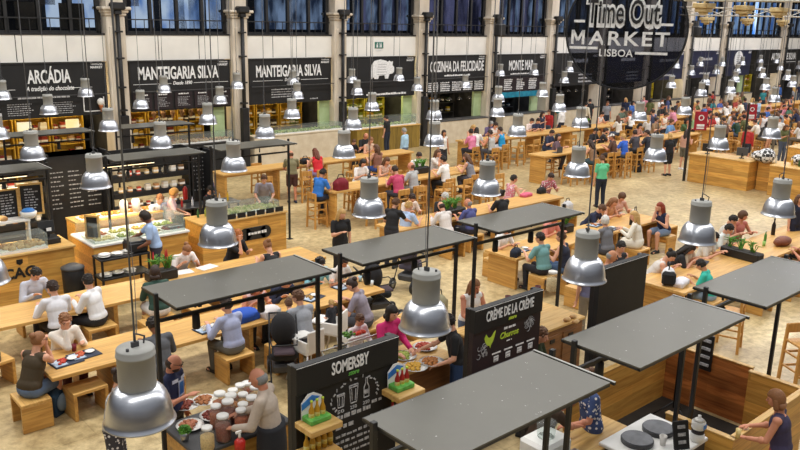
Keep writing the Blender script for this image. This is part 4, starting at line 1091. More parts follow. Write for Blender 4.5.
def person(label, pos, pose, face, top, bot, hair, skin='f', sc=1.0, hat=None, glasses=False, ref='head', near=None, pat=False, shoes='#2a2a2c', beard=False, apron=None, hz=None, extra=None):
    """pos: photo pixel of the head (x, y) or a world (x, y) with ref='w' for the hips; face: heading in degrees, 0 looks to +Y (the shop fronts)"""
    J = joints(pose); rz = R_(-face)
    rot = Matrix.Rotation(rz, 3, 'Z')
    if ref == 'head':
        hz = J['H'].z*sc if hz is None else hz
        hp = at(pos[0], pos[1], hz); off = rot @ (Vector((J['H'].x, J['H'].y, 0))*sc); base = Vector((hp.x-off.x, hp.y-off.y, hz-J['H'].z*sc))
    else: base = Vector((pos[0], pos[1], 0))
    dist = (base-Vector((0, 0, 0))).length
    near = dist < 16 if near is None else near
    t = thing('person', label, 'person', base, rz, None, sc); NPER[0] += 1
    link('body', pm(('b', pose, near), lambda: body_mesh(pose, near)), t, SK[skin])
    kt, ct = top; kb, cb = bot
    fab = 'pattern' if pat else 'fabric'
    link({'long': 'shirt', 'short': 't_shirt', 'tank': 'tank_top'}[kt], pm(('s', pose, kt, fab), lambda: shirt_mesh(pose, kt, fab)), t, ct)
    fab2 = fab if kb == 'dress' else 'fabric'
    if pat == 'low': fab2 = 'pattern'
    link({'trousers': 'trousers', 'shorts': 'shorts', 'skirt': 'skirt', 'dress': 'skirt'}[kb], pm(('l', pose, kb, fab2), lambda: leg_mesh(pose, kb, fab2)), t, cb)
    for n_ in 'RL':
        o = link('shoe', pm('shoe', shoe_mesh), t, shoes, J['A'+n_])
    HM = Matrix.Translation(J['H']) @ J['R'].to_4x4()
    kh, ch = hair
    o = link('hair', pm(('h', kh), lambda: hair_mesh(kh)), t, ch); o.matrix_local = HM
    if hat:
        o = link('cap', pm('cap', cap_mesh), t, hat); o.matrix_local = HM
    if near:
        def eye(): 
            mb = MB(); mb.ell((0, 0, 0), (.011, .006, .007), 10, 7); return mb.mesh('eye', 'eye')
        for s in (1, -1):
            o = link('eye', pm('eye', eye), t); o.matrix_local = HM @ Matrix.Translation((s*.03, .083, .012))
        def mouth():
            mb = MB(); mb.ell((0, 0, 0), (.022, .007, .007), 10, 7); return mb.mesh('mouth', 'lip')
        o = link('mouth', pm('mouth', mouth), t); o.matrix_local = HM @ Matrix.Translation((0, .09, -.056))
    if beard:
        def bd():
            mb = MB(); mb.ell((0, .032, -.065), (.058, .062, .05), 16, 10); return mb.mesh('beard', 'hair')
        o = link('beard', pm('beard', bd), t, ch); o.matrix_local = HM
    if glasses:
        def gl():
            mb = MB()
            for s in (1, -1):
                pts = [(s*.031+.021*math.cos(a*PI/5), .103, .012+.017*math.sin(a*PI/5)) for a in range(11)]
                mb.path(pts, .003, 5); mb.rod((s*.052, .1, .014), (s*.078, 0, .012), .003, 5)
            mb.rod((-.01, .105, .014), (.01, .105, .014), .003, 5); return mb.mesh('glasses', 'black')
        o = link('glasses', pm('glasses', gl), t); o.matrix_local = HM
    if apron:
        def ap():
            J_ = J; mb = MB(); P = J_['P']; mb.lathe([(.22, -.36), (.215, -.1), (.2, .08), (.192, .12)], (0, 0, 0), 24, 0, True, True, True, sq=.76)
            return mb.mesh('apron', 'fabric')
        o = link('apron', pm(('ap', pose), ap), t, apron); o.location = J['P']; 
    if extra: extra(t, J, HM)
    return t
# ------------------------------------------------------------------ who sits and stands where
DB, BR, BLK, BLD, GRY, RED, LBR = '#33221a', '#5f3f28', '#211812', '#c09a5e', '#9a9894', '#8a3418', '#8a5c38'
NS = [0]
def stool_at(x, y, rz, label, kind='box', group=None):
    place(kind, box_stool if kind == 'box' else bar_chair, label, 'stool' if kind == 'box' else 'chair', (x, y, 0), rz, group)
def short_desc(d, n=11):
    w_ = d.replace(',', '').split()[:n]
    while w_[-1] in ('at', 'the', 'of', 'in', 'a', 'with', 'on', 'and', 'by', 'left', 'near', 'its', 'over', 'under', 'behind', 'beside', 'from', 'right', 'long', 'lower', 'broad', 'far', 'high', 'between', 'white', 'two', 'before', 'middle', 'large', 'rear'): w_.pop()
    return ' '.join(w_)
def clear_table(t, low):
    "hips outside the tabletop they sit at"
    x, y = t.location.x, t.location.y; c_ = (t.matrix_basis.to_3x3() @ Vector((0, 1, 0))).y
    for k, (x0, x1, y0, y1, h) in TB.items():
        if (h < .9) != low: continue
        if x0-.05 < x < x1+.05 and y0-.7 < y < y1+.7:
            if c_ > .3: y = min(y, y0-.06)
            elif c_ < -.3: y = max(y, y1+.06)
    t.location.y = y
def sit(desc, pos, pose, face, top, bot, hair, skin='f', turn=0, sc=1.05, **kw):
    """desc without the word person; also puts the seat under them"""
    t = person('person '+desc, pos, pose, face, top, bot, hair, skin, sc=sc, **kw)
    low = pose.startswith('low')
    clear_table(t, low)
    stool_at(t.location.x, t.location.y, R_(-(round(face/90)*90+turn)), ('stool ' if low else 'chair ')+'of the person '+short_desc(desc), 'box' if low else 'bar')
    return t
def stand(desc, pos, pose, face, top, bot, hair, skin='f', **kw): return person('person '+desc, pos, pose, face, top, bot, hair, skin, **kw)
Wt, Gy, Lg = '#e8e6e2', '#8a8b90', '#b9bbc2'
# lower left long table
sit('in brown tank top and denim shorts at the lower left table end', (38.5, 340), 'low_chin', 60, ('tank', '#40331f'), ('shorts', '#5f7391'), ('bun', LBR), 'f', glasses=True, shoes='#6b4a34')
sit('in white cardigan over red top, hand at the cheek, lower left table', (65, 321), 'low_chin', 170, ('long', '#e4dcd0'), ('trousers', '#5f2a24'), ('short', LBR), 'f', glasses=True)
sit('in grey hoodie seen from behind at the lower left table', (153, 325), 'low_eat', 0, ('long', '#55575c'), ('trousers', '#3a3a40'), ('short', BLK), 'b')
sit('in lavender long sleeved shirt and grey trousers, back turned, lower left table', (226, 305), 'low_talk2', -8, ('long', '#a9b0cf'), ('trousers', '#6b6a63'), ('short', DB), 'f')
sit('in plain grey T-shirt beside a small child, back turned', (298, 297), 'low_talk2', 0, ('long', '#9a9ea6'), ('trousers', '#3c4250'), ('short', BR), 'f')
sit('small, in cyan shirt, back turned beside the grey shirt', (288, 303), 'low_talk', 0, ('short', '#4fb4cf'), ('trousers', '#4a5060'), ('short', BR), 'f', sc=.8)
sit('in mauve grey top at the right end of the lower left table, black bun', (352, 285), 'low_eat', -35, ('short', '#8f8794'), ('trousers', '#4a4a52'), ('bun', DB), 'f')
sit('in light cyan shirt under the first canopy edge, far side of the table', (320, 263), 'low_eat', 185, ('short', '#8fd0e2'), ('trousers', '#3c4250'), ('short', BLK), 'f')
sit('in white T-shirt leaning on the table between the two left canopies', (347, 263), 'low_eat', 175, ('short', '#e2ddd6'), ('trousers', '#3c4250'), ('short', DB), 't')
sit('in pink and white top, mostly hidden by the first canopy', (262, 290), 'low_bow', 180, ('tank', '#e3c2c0'), ('trousers', '#555'+'a66'), ('long', LBR), 'r')
sit('in navy jacket, mostly hidden by the first canopy', (289, 283), 'low_bow', 180, ('long', '#1f2740'), ('trousers', '#2a2f42'), ('short', DB), 'f')
# second long table
sit('in pale grey shirt looking down, far side of the table before the bread counter', (36, 274), 'low_eat', 170, ('long', '#c3c6d2'), ('trousers', '#3a3f4a'), ('short', BLK), 'f')
sit('in white shirt seen squarely from behind, dark cropped hair', (47.5, 284), 'low_talk2', 0, ('long', '#dcdce2'), ('trousers', '#35322c'), ('short', DB), 'f')
sit('in white shirt and black trousers turned to the left, back half seen', (79, 275), 'low_talk', -35, ('long', '#ececee'), ('trousers', '#26262a'), ('short', BLK), 'f')
sit('in dark green plaid top with black hair, beside the red flowering plant', (155, 272), 'low_talk', 5, ('long', '#2c4a40'), ('skirt', '#d8d4ce'), ('bob', DB), 'f')
sit('in white blouse with high bun writing on papers', (187, 250), 'low_bow', 178, ('short', '#e9e2de'), ('trousers', '#34384a'), ('bun', LBR), 'f')
sit('in black T-shirt with ginger hair and beard, hands raised', (238, 235), 'low_chin', 165, ('short', '#1c1c20'), ('trousers', '#2a2a30'), ('short', '#a8642f'), 'f', beard=True)
sit('in black top with brown bun, back turned, right end of the second table', (266, 245), 'low_eat', 0, ('tank', '#1c1c1f'), ('trousers', '#26262a'), ('bun', LBR), 'f')
# table behind the third kiosk
sit('in teal polo shirt seen from behind at the table behind the third kiosk', (540, 238), 'low_talk2', 5, ('short', '#6d9c9d'), ('trousers', '#22222a'), ('short', BLK), 'f')
sit('in navy vest over blue shirt, back turned, brown hair', (561, 237), 'low_talk2', -15, ('tank', '#1e2236'), ('trousers', '#4a6488'), ('short', BR), 'f')
sit('in white shirt bending over food under the third canopy', (518, 232), 'low_eat', 180, ('short', '#ecebe8'), ('trousers', '#2d2f38'), ('short', DB), 'f')
sit('in pink top under the right corner of the third canopy', (571, 222), 'low_eat', 180, ('short', '#d88a7c'), ('trousers', '#5a4a4a'), ('short', BR), 'r')
sit('in grey striped shirt with grey curly hair, back turned', (605, 221), 'low_talk', 5, ('short', '#6f7076'), ('trousers', '#43444a'), ('curly', '#c9c6c0'), 'f')
sit('in navy T-shirt leaning on folded arms, far side of the grey haired woman', (602, 209), 'low_bow', 165, ('short', '#1d2440'), ('trousers', '#2a2f42'), ('short', BR), 'f')
sit('in tan top with long blond hair, far side near the green T-shirt', (614, 202), 'low_eat', 180, ('tank', '#c08a5c'), ('trousers', '#5f5a52'), ('long', LBR), 'f')
sit('in pale pink top with brown wavy hair, farthest side of that table', (622, 197), 'low_eat', 200, ('tank', '#d9a894'), ('trousers', '#6a5f55'), ('curly', BR), 'f')
sit('in long white dress with blond hair, back turned', (634, 216), 'low_talk2', -20, ('long', '#e6e0d2'), ('dress', '#e6e0d2'), ('long', BLD), 'f')
sit('with long red hair, navy vest and jeans at the right end of the table', (660, 207), 'low_chin', -80, ('tank', '#232a48'), ('shorts', '#7486a0'), ('long', RED), 'f')
stand('with black hair and bare shoulders behind the blank black board', (621, 247), 'stand_work', 200, ('tank', '#2a2a2e'), ('trousers', '#33343c'), ('short', BLK), 'f')
stand('with grey cropped hair just behind the blank black board', (612, 256), 'stand_work', 150, ('tank', '#b98a74'), ('trousers', '#43444a'), ('bald', '#8a8a88'), 't')
# middle table with planter
sit('in pink floral top in profile at the middle table', (514, 179), 'low_talk', 100, ('tank', '#cf7d8a'), ('trousers', '#5a4a50'), ('short', BLK), 'f', pat=True)
sit('in red floral top holding a black bag on the middle table', (551, 177), 'low_eat', 195, ('short', '#b0606a'), ('trousers', '#3a3a46'), ('short', DB), 'f', pat=True)
sit('in black shirt with black bun, back turned, middle table', (500.5, 194), 'low_talk2', 10, ('short', '#1b1b1e'), ('trousers', '#1f1f24'), ('bun', BLK), 'f')
sit('bald in purple blue shirt, back turned, beside the planter', (468, 203), 'low_talk2', 0, ('short', '#4a4f86'), ('trousers', '#2c2c3a'), ('bald', '#8a8a88'), 'r')
sit('in white shirt with thinning dark hair, back turned, left of the planter', (441, 206), 'low_eat', 5, ('long', '#e3dcd8'), ('trousers', '#3a3a40'), ('bald', DB), 'f')
sit('grey haired in black top on the far side, left of the planter', (445, 197), 'low_eat', 185, ('short', '#202024'), ('trousers', '#2a2a30'), ('short', '#c4c2be'), 'f')
sit('in pale blue shirt with blond hair at the left end of the middle table', (409, 206), 'low_talk', 80, ('short', '#a9c0e2'), ('trousers', '#7d8fae'), ('short', BLD), 'f')
sit('in cream top at the far left corner of the middle table', (412, 198), 'low_eat', 190, ('short', '#e0cfc0'), ('trousers', '#5a4a50'), ('short', DB), 'f')
stand('bearded in black T-shirt beyond the second canopy', (396, 203), 'stand_reach', 70, ('short', '#1e1e21'), ('trousers', '#30303a'), ('short', BR), 'f', beard=True)
stand('blond in black top and black trousers walking before the high tables', (342, 214), 'stand_hold', 195, ('short', '#1a1a1d'), ('trousers', '#1f1f22'), ('long', BLD), 'f')
# large table at the right
sit('with black bun and pale tank top leaning over the right table', (671, 256), 'low_bow', 150, ('tank', '#d6cfc8'), ('trousers', '#33343c'), ('bun', BLK), 'f')
sit('in black top bending low, far side, behind the black and white backpack', (690, 249), 'low_bow', 150, ('short', '#1b1b1e'), ('trousers', '#2b2b30'), ('long', BLK), 'f')
sit('in beige shirt partly hidden by a lamp at the right table', (703, 246), 'low_eat', 170, ('short', '#cbbba4'), ('trousers', '#6d665a'), ('short', BR), 'f')
sit('dark haired with white sleeves between the beige shirt and the planter', (717, 238), 'low_eat', 170, ('short', '#d6d0c6'), ('trousers', '#33343c'), ('short', BLK), 'f')
sit('in white shirt with black hair right behind the long black planter', (729, 229), 'low_eat', 175, ('short', '#dfe6e4'), ('trousers', '#33343c'), ('short', BLK), 'f')
sit('in pale shirt with dark cap of hair, farther along the right table', (733, 220), 'low_eat', 175, ('short', '#d9d5cf'), ('trousers', '#33343c'), ('short', BLK), 'f')
sit('with curly brown hair and bare arms at the end of the right table row', (743, 216), 'low_talk2', 200, ('tank', '#c4766a'), ('trousers', '#5a4a42'), ('curly', BR), 'r')
sit('small, in turquoise T-shirt, near side of the right table', (701, 265), 'low_eat', -15, ('short', '#34b8a4'), ('shorts', '#8fa6bc'), ('short', BLK), 't', sc=.98)
stand('in navy belted dress standing at the right edge behind the table', (800, 199), 'stand', 200, ('tank', '#1d2238'), ('dress', '#1d2238'), ('long', BR), 'f')
sit('cut by the right edge with bare arms at the right table', (806, 238), 'low_eat', -10, ('tank', '#b5564a'), ('shorts', '#4a4a55'), ('short', BR), 'r')
# high tables, middle left
sit('in bright blue T-shirt on the end chair of the high table', (323, 173), 'high_eat', 80, ('short', '#2f74c8'), ('trousers', '#222a40'), ('short', BLK), 't')
sit('in white top with black hair behind the maroon bag', (363, 163), 'high_eat', 180, ('short', '#ece8e4'), ('trousers', '#33343c'), ('bob', BLK), 'f')
sit('in floral strap top, far side of the high table', (387, 161), 'high_eat', 180, ('tank', '#c9a28c'), ('trousers', '#5a4a50'), ('long', BR), 'f', pat=True)
sit('in pink T-shirt with a black strap across the back', (395, 170), 'high_eat', 5, ('short', '#c04468'), ('trousers', '#3a3a46'), ('short', DB), 'f')
sit('in grey marl T-shirt with shaved head, back turned', (411, 166), 'high_talk2', -10, ('short', '#b3b3b3'), ('trousers', '#7a7468'), ('bald', BR), 'r')
sit('in white T-shirt facing the camera, middle of the high table', (419, 156), 'high_eat', 185, ('short', '#ebe9e6'), ('trousers', '#33343c'), ('short', DB), 'f')
sit('in white shirt with brown hair leaning on the high table, far side', (438, 153), 'high_chin', 170, ('short', '#e6e2de'), ('trousers', '#4a4a52'), ('long', BR), 'f')
sit('in white shirt and black trousers seen from behind at the high table', (443, 160), 'high_talk2', -15, ('short', '#f0eeea'), ('trousers', '#1d1d22'), ('short', BLK), 'f')
sit('in grey strap top with long brown hair, right end of the high table', (466, 157), 'high_eat', -20, ('tank', '#84848c'), ('trousers', '#4b4b55'), ('long', BR), 'f')
stand('in olive T-shirt and maroon shorts standing at the rear high table', (291, 154), 'stand_work', 25, ('short', '#7b7455'), ('shorts', '#4a2a26'), ('bald', BR), 'r', shoes='#1d2740')
sit('in red top with long auburn hair at the rear high table', (315, 152), 'high_eat', 5, ('tank', '#d0222e'), ('skirt', '#9c8fbe'), ('long', '#6b3520'), 'f')
stand('in light blue shirt standing behind the rear high table', (404, 131), 'stand', -20, ('long', '#a6c8de'), ('trousers', '#5f6a7c'), ('short', GRY), 'f')
stand('in black T-shirt and dark jeans before the pig emblem shop', (386, 118), 'stand_hold', -20, ('short', '#1a1a1c'), ('trousers', '#222a3a'), ('short', BLK), 'f')
sit('bald in black T-shirt with white print, far side of the rear high table', (366, 136), 'high_eat', 180, ('short', '#1d1d20'), ('trousers', '#2a2a30'), ('bald', BR), 'r')
sit('dark haired young in black, left of the bald man', (354, 142), 'high_eat', 180, ('short', '#24242a'), ('trousers', '#2a2a30'), ('short', BR), 'f', sc=.9)
sit('with very long brown hair and a blue bag, back turned, rear high table', (376, 148), 'high_talk2', 0, ('tank', '#8a5c4a'), ('trousers', '#2f4f9a'), ('long', BR), 'f')
sit('in tan strap top with bun, far side of the rear high table', (384, 143), 'high_eat', 180, ('tank', '#d2b49a'), ('trousers', '#6a5a4a'), ('bun', LBR), 'f')
stand('in white dress standing left of the pink shirts', (444, 133), 'stand', 190, ('tank', '#e8e4de'), ('dress', '#2a2a30'), ('bob', DB), 't')
# long high table, before the turquoise banded shop
sit('in white blouse with dark hair at the left of the long high table', (461, 128), 'high_eat', 60, ('short', '#e9e5e0'), ('trousers', '#3a3a46'), ('bob', BLK), 'f')
sit('in baby pink shirt, back turned, long high table', (471, 132), 'high_talk', 0, ('short', '#dc7fa2'), ('trousers', '#30303a'), ('short', DB), 'f')
sit('blond on the far side, beside the baby pink shirt', (482, 129), 'high_eat', 185, ('tank', '#d8b49c'), ('trousers', '#5a4a50'), ('long', BLD), 'f')
sit('in purple shirt on the far side of the long high table', (491, 124), 'high_eat', 180, ('short', '#6a5a80'), ('trousers', '#3a3a46'), ('short', GRY), 'f')
sit('in pale grey tank top, back turned, long high table', (490, 133), 'high_talk2', 0, ('tank', '#b4b3b0'), ('trousers', '#4a4a52'), ('short', DB), 'r')
sit('in vivid cyan tank top, white skirt, back turned', (500, 130), 'high_talk2', -10, ('tank', '#1f93c8'), ('skirt', '#dfe4ea'), ('short', DB), 'f')
sit('in white sleeveless top right of the cyan tank top', (507, 127), 'high_eat', 190, ('tank', '#e2dcd6'), ('trousers', '#33343c'), ('short', DB), 'f')
sit('in white shirt alone with a book behind the long high table', (532, 121), 'high_eat', 180, ('short', '#ecdcd6'), ('trousers', '#5a4a50'), ('short', DB), 'f')
stand('in navy sleeveless top standing behind the white shirt with a book', (543, 114), 'stand_hold', 190, ('tank', '#272c44'), ('trousers', '#2a2f42'), ('long', DB), 'f')
sit('in navy T-shirt at the far side near the small planter', (561, 124), 'high_eat', 180, ('short', '#262c4a'), ('trousers', '#33343c'), ('short', DB), 'f')
sit('in dark blue shirt with a laptop at the broad ended high table', (552, 133), 'high_eat', 175, ('short', '#2d3550'), ('trousers', '#2a2f42'), ('short', DB), 'f')
sit('in striped top pointing, second along the broad ended high table', (565, 138), 'high_talk', 150, ('short', '#6a5560'), ('trousers', '#3a3a46'), ('long', DB), 'f')
sit('in teal grey skirt, back turned, left of the bearded man', (590, 143), 'high_eat', 0, ('tank', '#8a6a4f'), ('skirt', '#33484f'), ('long', DB), 'f')
sit('in black shirt at the far side of the broad ended table', (596, 131), 'high_eat', 180, ('short', '#26262b'), ('trousers', '#2a2a30'), ('short', BLK), 'f')
sit('bearded in dark shirt across from the white cap', (606, 131), 'high_chin', 150, ('short', '#2a2a2e'), ('trousers', '#2a2a30'), ('short', DB), 'f', beard=True)
sit('in brown shirt and white cap, back turned', (612, 137), 'high_talk2', -15, ('short', '#5c4034'), ('trousers', '#3a302a'), ('short', BR), 'r', hat='#ecebe7')
sit('in royal blue T-shirt, back turned, right of the white cap', (623, 137), 'high_talk2', 0, ('short', '#2d5fc4'), ('trousers', '#4a5468'), ('short', BLD), 'f')
sit('in dark grey shirt, back turned, broad ended table', (635, 133), 'high_talk', 5, ('short', '#44424a'), ('trousers', '#1d1d22'), ('short', DB), 'f')
sit('in charcoal shirt, back turned, left of the black dress', (647, 133), 'high_talk2', 0, ('short', '#2a2c36'), ('trousers', '#2d2d34'), ('short', DB), 'f')
stand('blond in black dress standing with back turned', (670, 136), 'stand', 20, ('short', '#1b1b1e'), ('dress', '#1b1b1e'), ('bob', BLD), 'f')
stand('in beige strap top and grey shorts beside the timber counter', (687, 132), 'stand_hold', 100, ('tank', '#c99a84'), ('shorts', '#6a6658'), ('long', DB), 'f', shoes='#dcdcdc')
stand('in mint green T-shirt and dark jeans standing alone in the aisle', (602, 159), 'stand_hold', 30, ('short', '#63c492'), ('trousers', '#1d2436'), ('short', BR), 'f')
stand('in black T-shirt standing left of the crowd under the round sign', (590, 101), 'stand', 20, ('short', '#1f1f22'), ('trousers', '#2a2a30'), ('short', BLK), 'f')
# far crowd around the high tables on the right
CR = [(608, 115, '#d8d2cc', 'white shirt', 180, 's'), (618, 118, '#e0d8cc', 'cream shirt', 0, 's'), (623, 110, '#5a6a58', 'sage shirt', 180, 's'), (630, 113, '#e9e6e0', 'white T-shirt', 10, 's'), (640, 126, '#b98a78', 'rose top', 180, 's'),
      (647, 118, '#d2cdc6', 'light grey shirt', 0, 's'), (653, 112, '#3a3f5a', 'slate blue shirt', 20, 'w'), (662, 100, '#e6e4e4', 'white blouse', 190, 'w'), (669, 98, '#3f4a78', 'indigo shirt', 160, 'w'), (666, 115, '#eadfcd', 'ivory dress', 190, 'w'),
      (672, 122, '#6f9cd0', 'sky blue shirt', 180, 's'), (687, 121, '#4c6a44', 'moss green shirt', 180, 's'), (698, 105, '#b5533f', 'rust shirt', 180, 's'), (704, 106, '#44619a', 'denim blue shirt', 0, 's'), (716, 115, '#ecebea', 'bright white shirt', 10, 'w'),
      (727, 117, '#5f95cf', 'mid blue shirt', 0, 's'), (735, 120, '#23402f', 'bottle green shirt', 0, 's'), (721, 101, '#4a5ea0', 'cobalt shirt', 180, 's'), (729, 103, '#cfc8c0', 'stone shirt', 0, 's'), (737, 100, '#9c3d34', 'brick red shirt', 190, 'w'),
      (755, 122, '#e7dccb', 'off white shirt', 0, 's'), (764, 115, '#d9d4d2', 'pale shirt', 30, 'w'), (777, 114, '#28304e', 'midnight blue shirt', 0, 'w'), (786, 117, '#c07a2a', 'orange top', 0, 'w'), (786, 101, '#7a2530', 'burgundy shirt', 180, 's'),
      (797, 108, '#3f6a52', 'fir green shirt', 180, 's'), (753, 100, '#e4e0da', 'white top and raised hair', 180, 's'), (783, 103, '#b04a52', 'coral red top', 0, 's'), (760, 101, '#a7c3da', 'ice blue shirt', 180, 'w'), (799, 124, '#dedcd8', 'white vest', 0, 's'),
      (710, 113, '#3b2f36', 'plum dark shirt', 180, 's'), (744, 113, '#6b4a36', 'chestnut shirt', 180, 's'), (768, 124, '#303030', 'charcoal T-shirt', 180, 's'), (693, 115, '#8fae7e', 'pistachio T-shirt', 0, 's'), (657, 120, '#9a7b5a', 'khaki top', 180, 's'),
      (678, 103, '#2c2c34', 'black vest', 180, 'w'), (713, 101, '#c7b49a', 'sand shirt', 180, 's'), (745, 100, '#30384a', 'steel blue shirt', 0, 's'), (770, 103, '#d6a89a', 'salmon top', 180, 's'), (792, 97, '#51505a', 'dim grey shirt', 180, 'w')]
hs = [('short', DB), ('long', BR), ('short', BLK), ('short', BR), ('bob', BLK), ('long', BLD), ('bun', DB)]
for i, (px, py, c_, nm, fc, kd) in enumerate(CR):
    pose = ('high_eat', 'high_talk', 'high_talk2', 'high_chin')[i % 4] if kd == 's' else ('stand', 'stand_hold')[i % 2]
    nmf = 'in %s %s in the far crowd at the right' % (nm, 'sitting' if kd == 's' else 'standing')
    fn = sit if kd == 's' else stand
    fn(nmf, (px, py), pose, fc, ('short' if i % 3 else 'tank', c_), ('trousers' if i % 4 else 'shorts', ('#2a2d3a', '#4a5468', '#6a6050')[i % 3]), hs[i % 7], 'ftfr'[i % 4])
# CROWD2: people before the far shop fronts and along the far tables
cn = [('black', '#1c1c20'), ('white', '#e8e4de'), ('navy', '#232a48'), ('red', '#b02a2a'), ('grey', '#85858a'), ('tan', '#b8946c'), ('teal', '#2a7a80'), ('pink', '#d48a9a'), ('olive', '#5f6238'), ('blue', '#3a66b0'), ('brown', '#5a3d2c'), ('cream', '#e0d4bc')]
rc = random.Random(21)
pl = [('before the shops under the round sign', [(x, rc.uniform(24.3, 26.6), 1) for x in (33, 34.5, 36.5, 38, 39.5, 41, 43, 44.5, 46.5, 48.5, 31.5, 42)]),
      ('before the navy shop fronts', [(x, rc.uniform(24.3, 26.6), 1) for x in (50.5, 52, 54, 56, 58, 60, 62.5, 65, 67, 70, 51.2, 57)]),
      ('at the far rear table', [(36.6+i*.95, 23.0 if i % 2 else 21.5, 0) for i in range(11)]),
      ('at the far front table', [(36.4+i*1.0, 19.0 if i % 2 else 17.6, 0) for i in range(11)]),
      ('in the aisle beyond the timber counters', [(x, rc.uniform(14.6, 16.4), 1) for x in (34, 36, 39, 42, 46, 50, 54)])]
for where, ps in pl:
    for i, (x, y, st) in enumerate(ps):
        nm, c_ = cn[(i*5+len(where)) % 12]
        pose = ('stand', 'stand_hold', 'walk')[i % 3] if st else ('high_eat', 'high_talk', 'high_chin', 'high_talk2')[i % 4]
        fc = rc.choice((0, 90, 180, -90, 210)) if st else (180 if i % 2 else 0)
        a = ('in %s %s %s %s' % (nm, ('shirt', 'T-shirt')[i % 2], 'standing' if st else 'sitting', where), (x, y), pose, fc, (('long', 'short')[i % 2], c_), ('trousers' if i % 3 else 'shorts', ('#2a2d3a', '#4a5468', '#6a6050')[i % 3]), hs[i % 7], 'ftfr'[i % 4])
        (stand if st else sit)(*a, ref='w')
# staff and customers at the kiosks
stand('bald vendor in beige striped shirt with dark apron among the glass jars', (258, 378), 'stand_work', -42, ('long', '#c4b4a4'), ('trousers', '#3a3836'), ('bald', '#8a8a88'), 'r', apron='#23252c', sc=1.08)
def number(t, J, HM):
    mb = MB(); 
    vs, fs, w = text_mesh('1', .05, .5); mb.add([((v.x/w-.5)*.12+.03, .0, v.y*.21-.10) for v in vs], fs)
    m2 = Matrix.Translation(J['C']) @ Matrix.Rotation(-.02, 4, 'X')
    mb.add([(-.13, .002, .10), (-.03, .002, .10), (-.03, .002, .15), (-.13, .002, .15)], [(0, 1, 2, 3)]); mb.add([(.03, .002, .10), (.13, .002, .10), (.13, .002, .15), (.03, .002, .15)], [(0, 1, 2, 3)])
    v2 = [(-x, .136+(.0 if abs(x) < .1 else -.02), z) for x, y, z in mb.v]
    o = MB(); o.add(v2, mb.f); ob = o.obj('printed_number', 'print_white', t); ob.matrix_local = m2
    o = MB(); vs, fs, w = text_mesh('1', .02, .5); o.add([(-((v.x/w-.5)*.085+.03), .142, v.y*.17-.08) for v in vs], fs); ob = o.obj('printed_number', 'blue_print', t, None); ob.matrix_local = m2
M['print_white'] = noise_mat('jersey_print', '#c8cfe8', '#f0f2fa', 12, .7)
stand('bearded with glasses in navy jersey with a number, holding a small plate', (174, 363), 'stand_hold', 150, ('short', '#1f2648'), ('trousers', '#23242c'), ('bald', DB), 'r', glasses=True, beard=True, extra=number)
stand('in grey T-shirt and dark patterned skirt behind the nearest lamp', (122, 378), 'stand_work', 120, ('short', '#a6a8aa'), ('skirt', '#3d3a40'), ('bun', DB), 'f', pat='low')
stand('vendor in black T-shirt and jeans reaching to the plates', (448, 322), 'stand_reach', -55, ('short', '#19191c'), ('trousers', '#27406a'), ('short', BLK), 'f')
stand('in magenta jumper with black bob at the counter with plates', (392, 313), 'stand_work', 175, ('long', '#c8246c'), ('trousers', '#30303a'), ('bob', BLK), 'f')
stand('small, in white dress with red dots before the chalkboard sign', (360, 320), 'stand_work', 175, ('long', '#ead9dc'), ('dress', '#ead9dc'), ('short', BR), 'f', sc=.80)
stand('in white tank top with sunglasses on the head at the second kiosk', (475, 286), 'stand_work', 190, ('tank', '#e9e7e4'), ('shorts', '#5a6a84'), ('long', LBR), 'r')
stand('in lilac grey polo and belted khaki trousers behind the third kiosk', (590, 262), 'stand_hold', 30, ('short', '#7b7c9c'), ('trousers', '#8f8573'), ('short', BR), 'f')
stand('vendor in dark green shirt half hidden by the dark kiosk sign', (541, 335), 'stand_work', 160, ('short', '#2c3a22'), ('trousers', '#2a2a30'), ('short', BR), 'f')
stand('vendor in brown shirt under the nearest canopy', (552, 392), 'stand_reach', 90, ('short', '#3c2a1c'), ('trousers', '#1d1d20'), ('short', DB), 'r')
stand('vendor in blue patterned dress with apron strings under the nearest canopy', (585, 378), 'stand_work', -60, ('short', '#3d4f7c'), ('dress', '#3d4f7c'), ('bun', BR), 'r', pat=True)
def beer(t, J, HM):
    p = J['WrL']+Vector((-.02, .1, -.02)); mb = MB(); mb.lathe([(.028, 0), (.035, .12)], (p.x, p.y, p.z), 14); mb.obj('drink_cup', 'beer', t)
M['beer'] = noise_mat('pale_drink', '#c9a24a', '#e6cf8e', 8, .3)
stand('in dark purple strap top with brown ponytail leaning on the timber counter', (776, 399), 'stand_work', -15, ('tank', '#3a3350'), ('skirt', '#8a2438'), ('bob', LBR), 'r', sc=.97, extra=beer)
stand('in pale blue tunic reaching over the black tray rack', (145, 217), 'stand_reach', -65, ('short', '#9fb8dc'), ('trousers', '#33303c'), ('curly', BLK), 'b', sc=1.05, hz=1.68)
stand('blond vendor in pink shirt behind the glass food counter', (174, 193), 'stand_work', 120, ('short', '#e2c0c4'), ('trousers', '#2a2a30'), ('curly', '#b98a4a'), 'f')
stand('vendor in black T-shirt and black cap behind the price labels', (211, 190), 'stand_work', 150, ('short', '#1d1d20'), ('trousers', '#1d1d20'), ('short', BLK), 'f', hat='#1a1a1c', sc=.95, hz=1.48)
stand('vendor in grey shirt bending over trays behind the price labels', (264, 179), 'stand_lean', -150, ('short', '#9a97a4'), ('trousers', '#4a4c44'), ('short', BR), 'f', apron='#6a6d60')
stand('cook in plum jacket among the left counters, far side', (205, 168), 'stand_work', -60, ('long', '#4a3a58'), ('trousers', '#2a2a30'), ('short', DB), 'f')
stand('in white jacket behind the left counters by the steel bench', (160, 199), 'stand_lean', 180, ('short', '#c9d2e2'), ('trousers', '#2a2a30'), ('short', LBR), 'f')
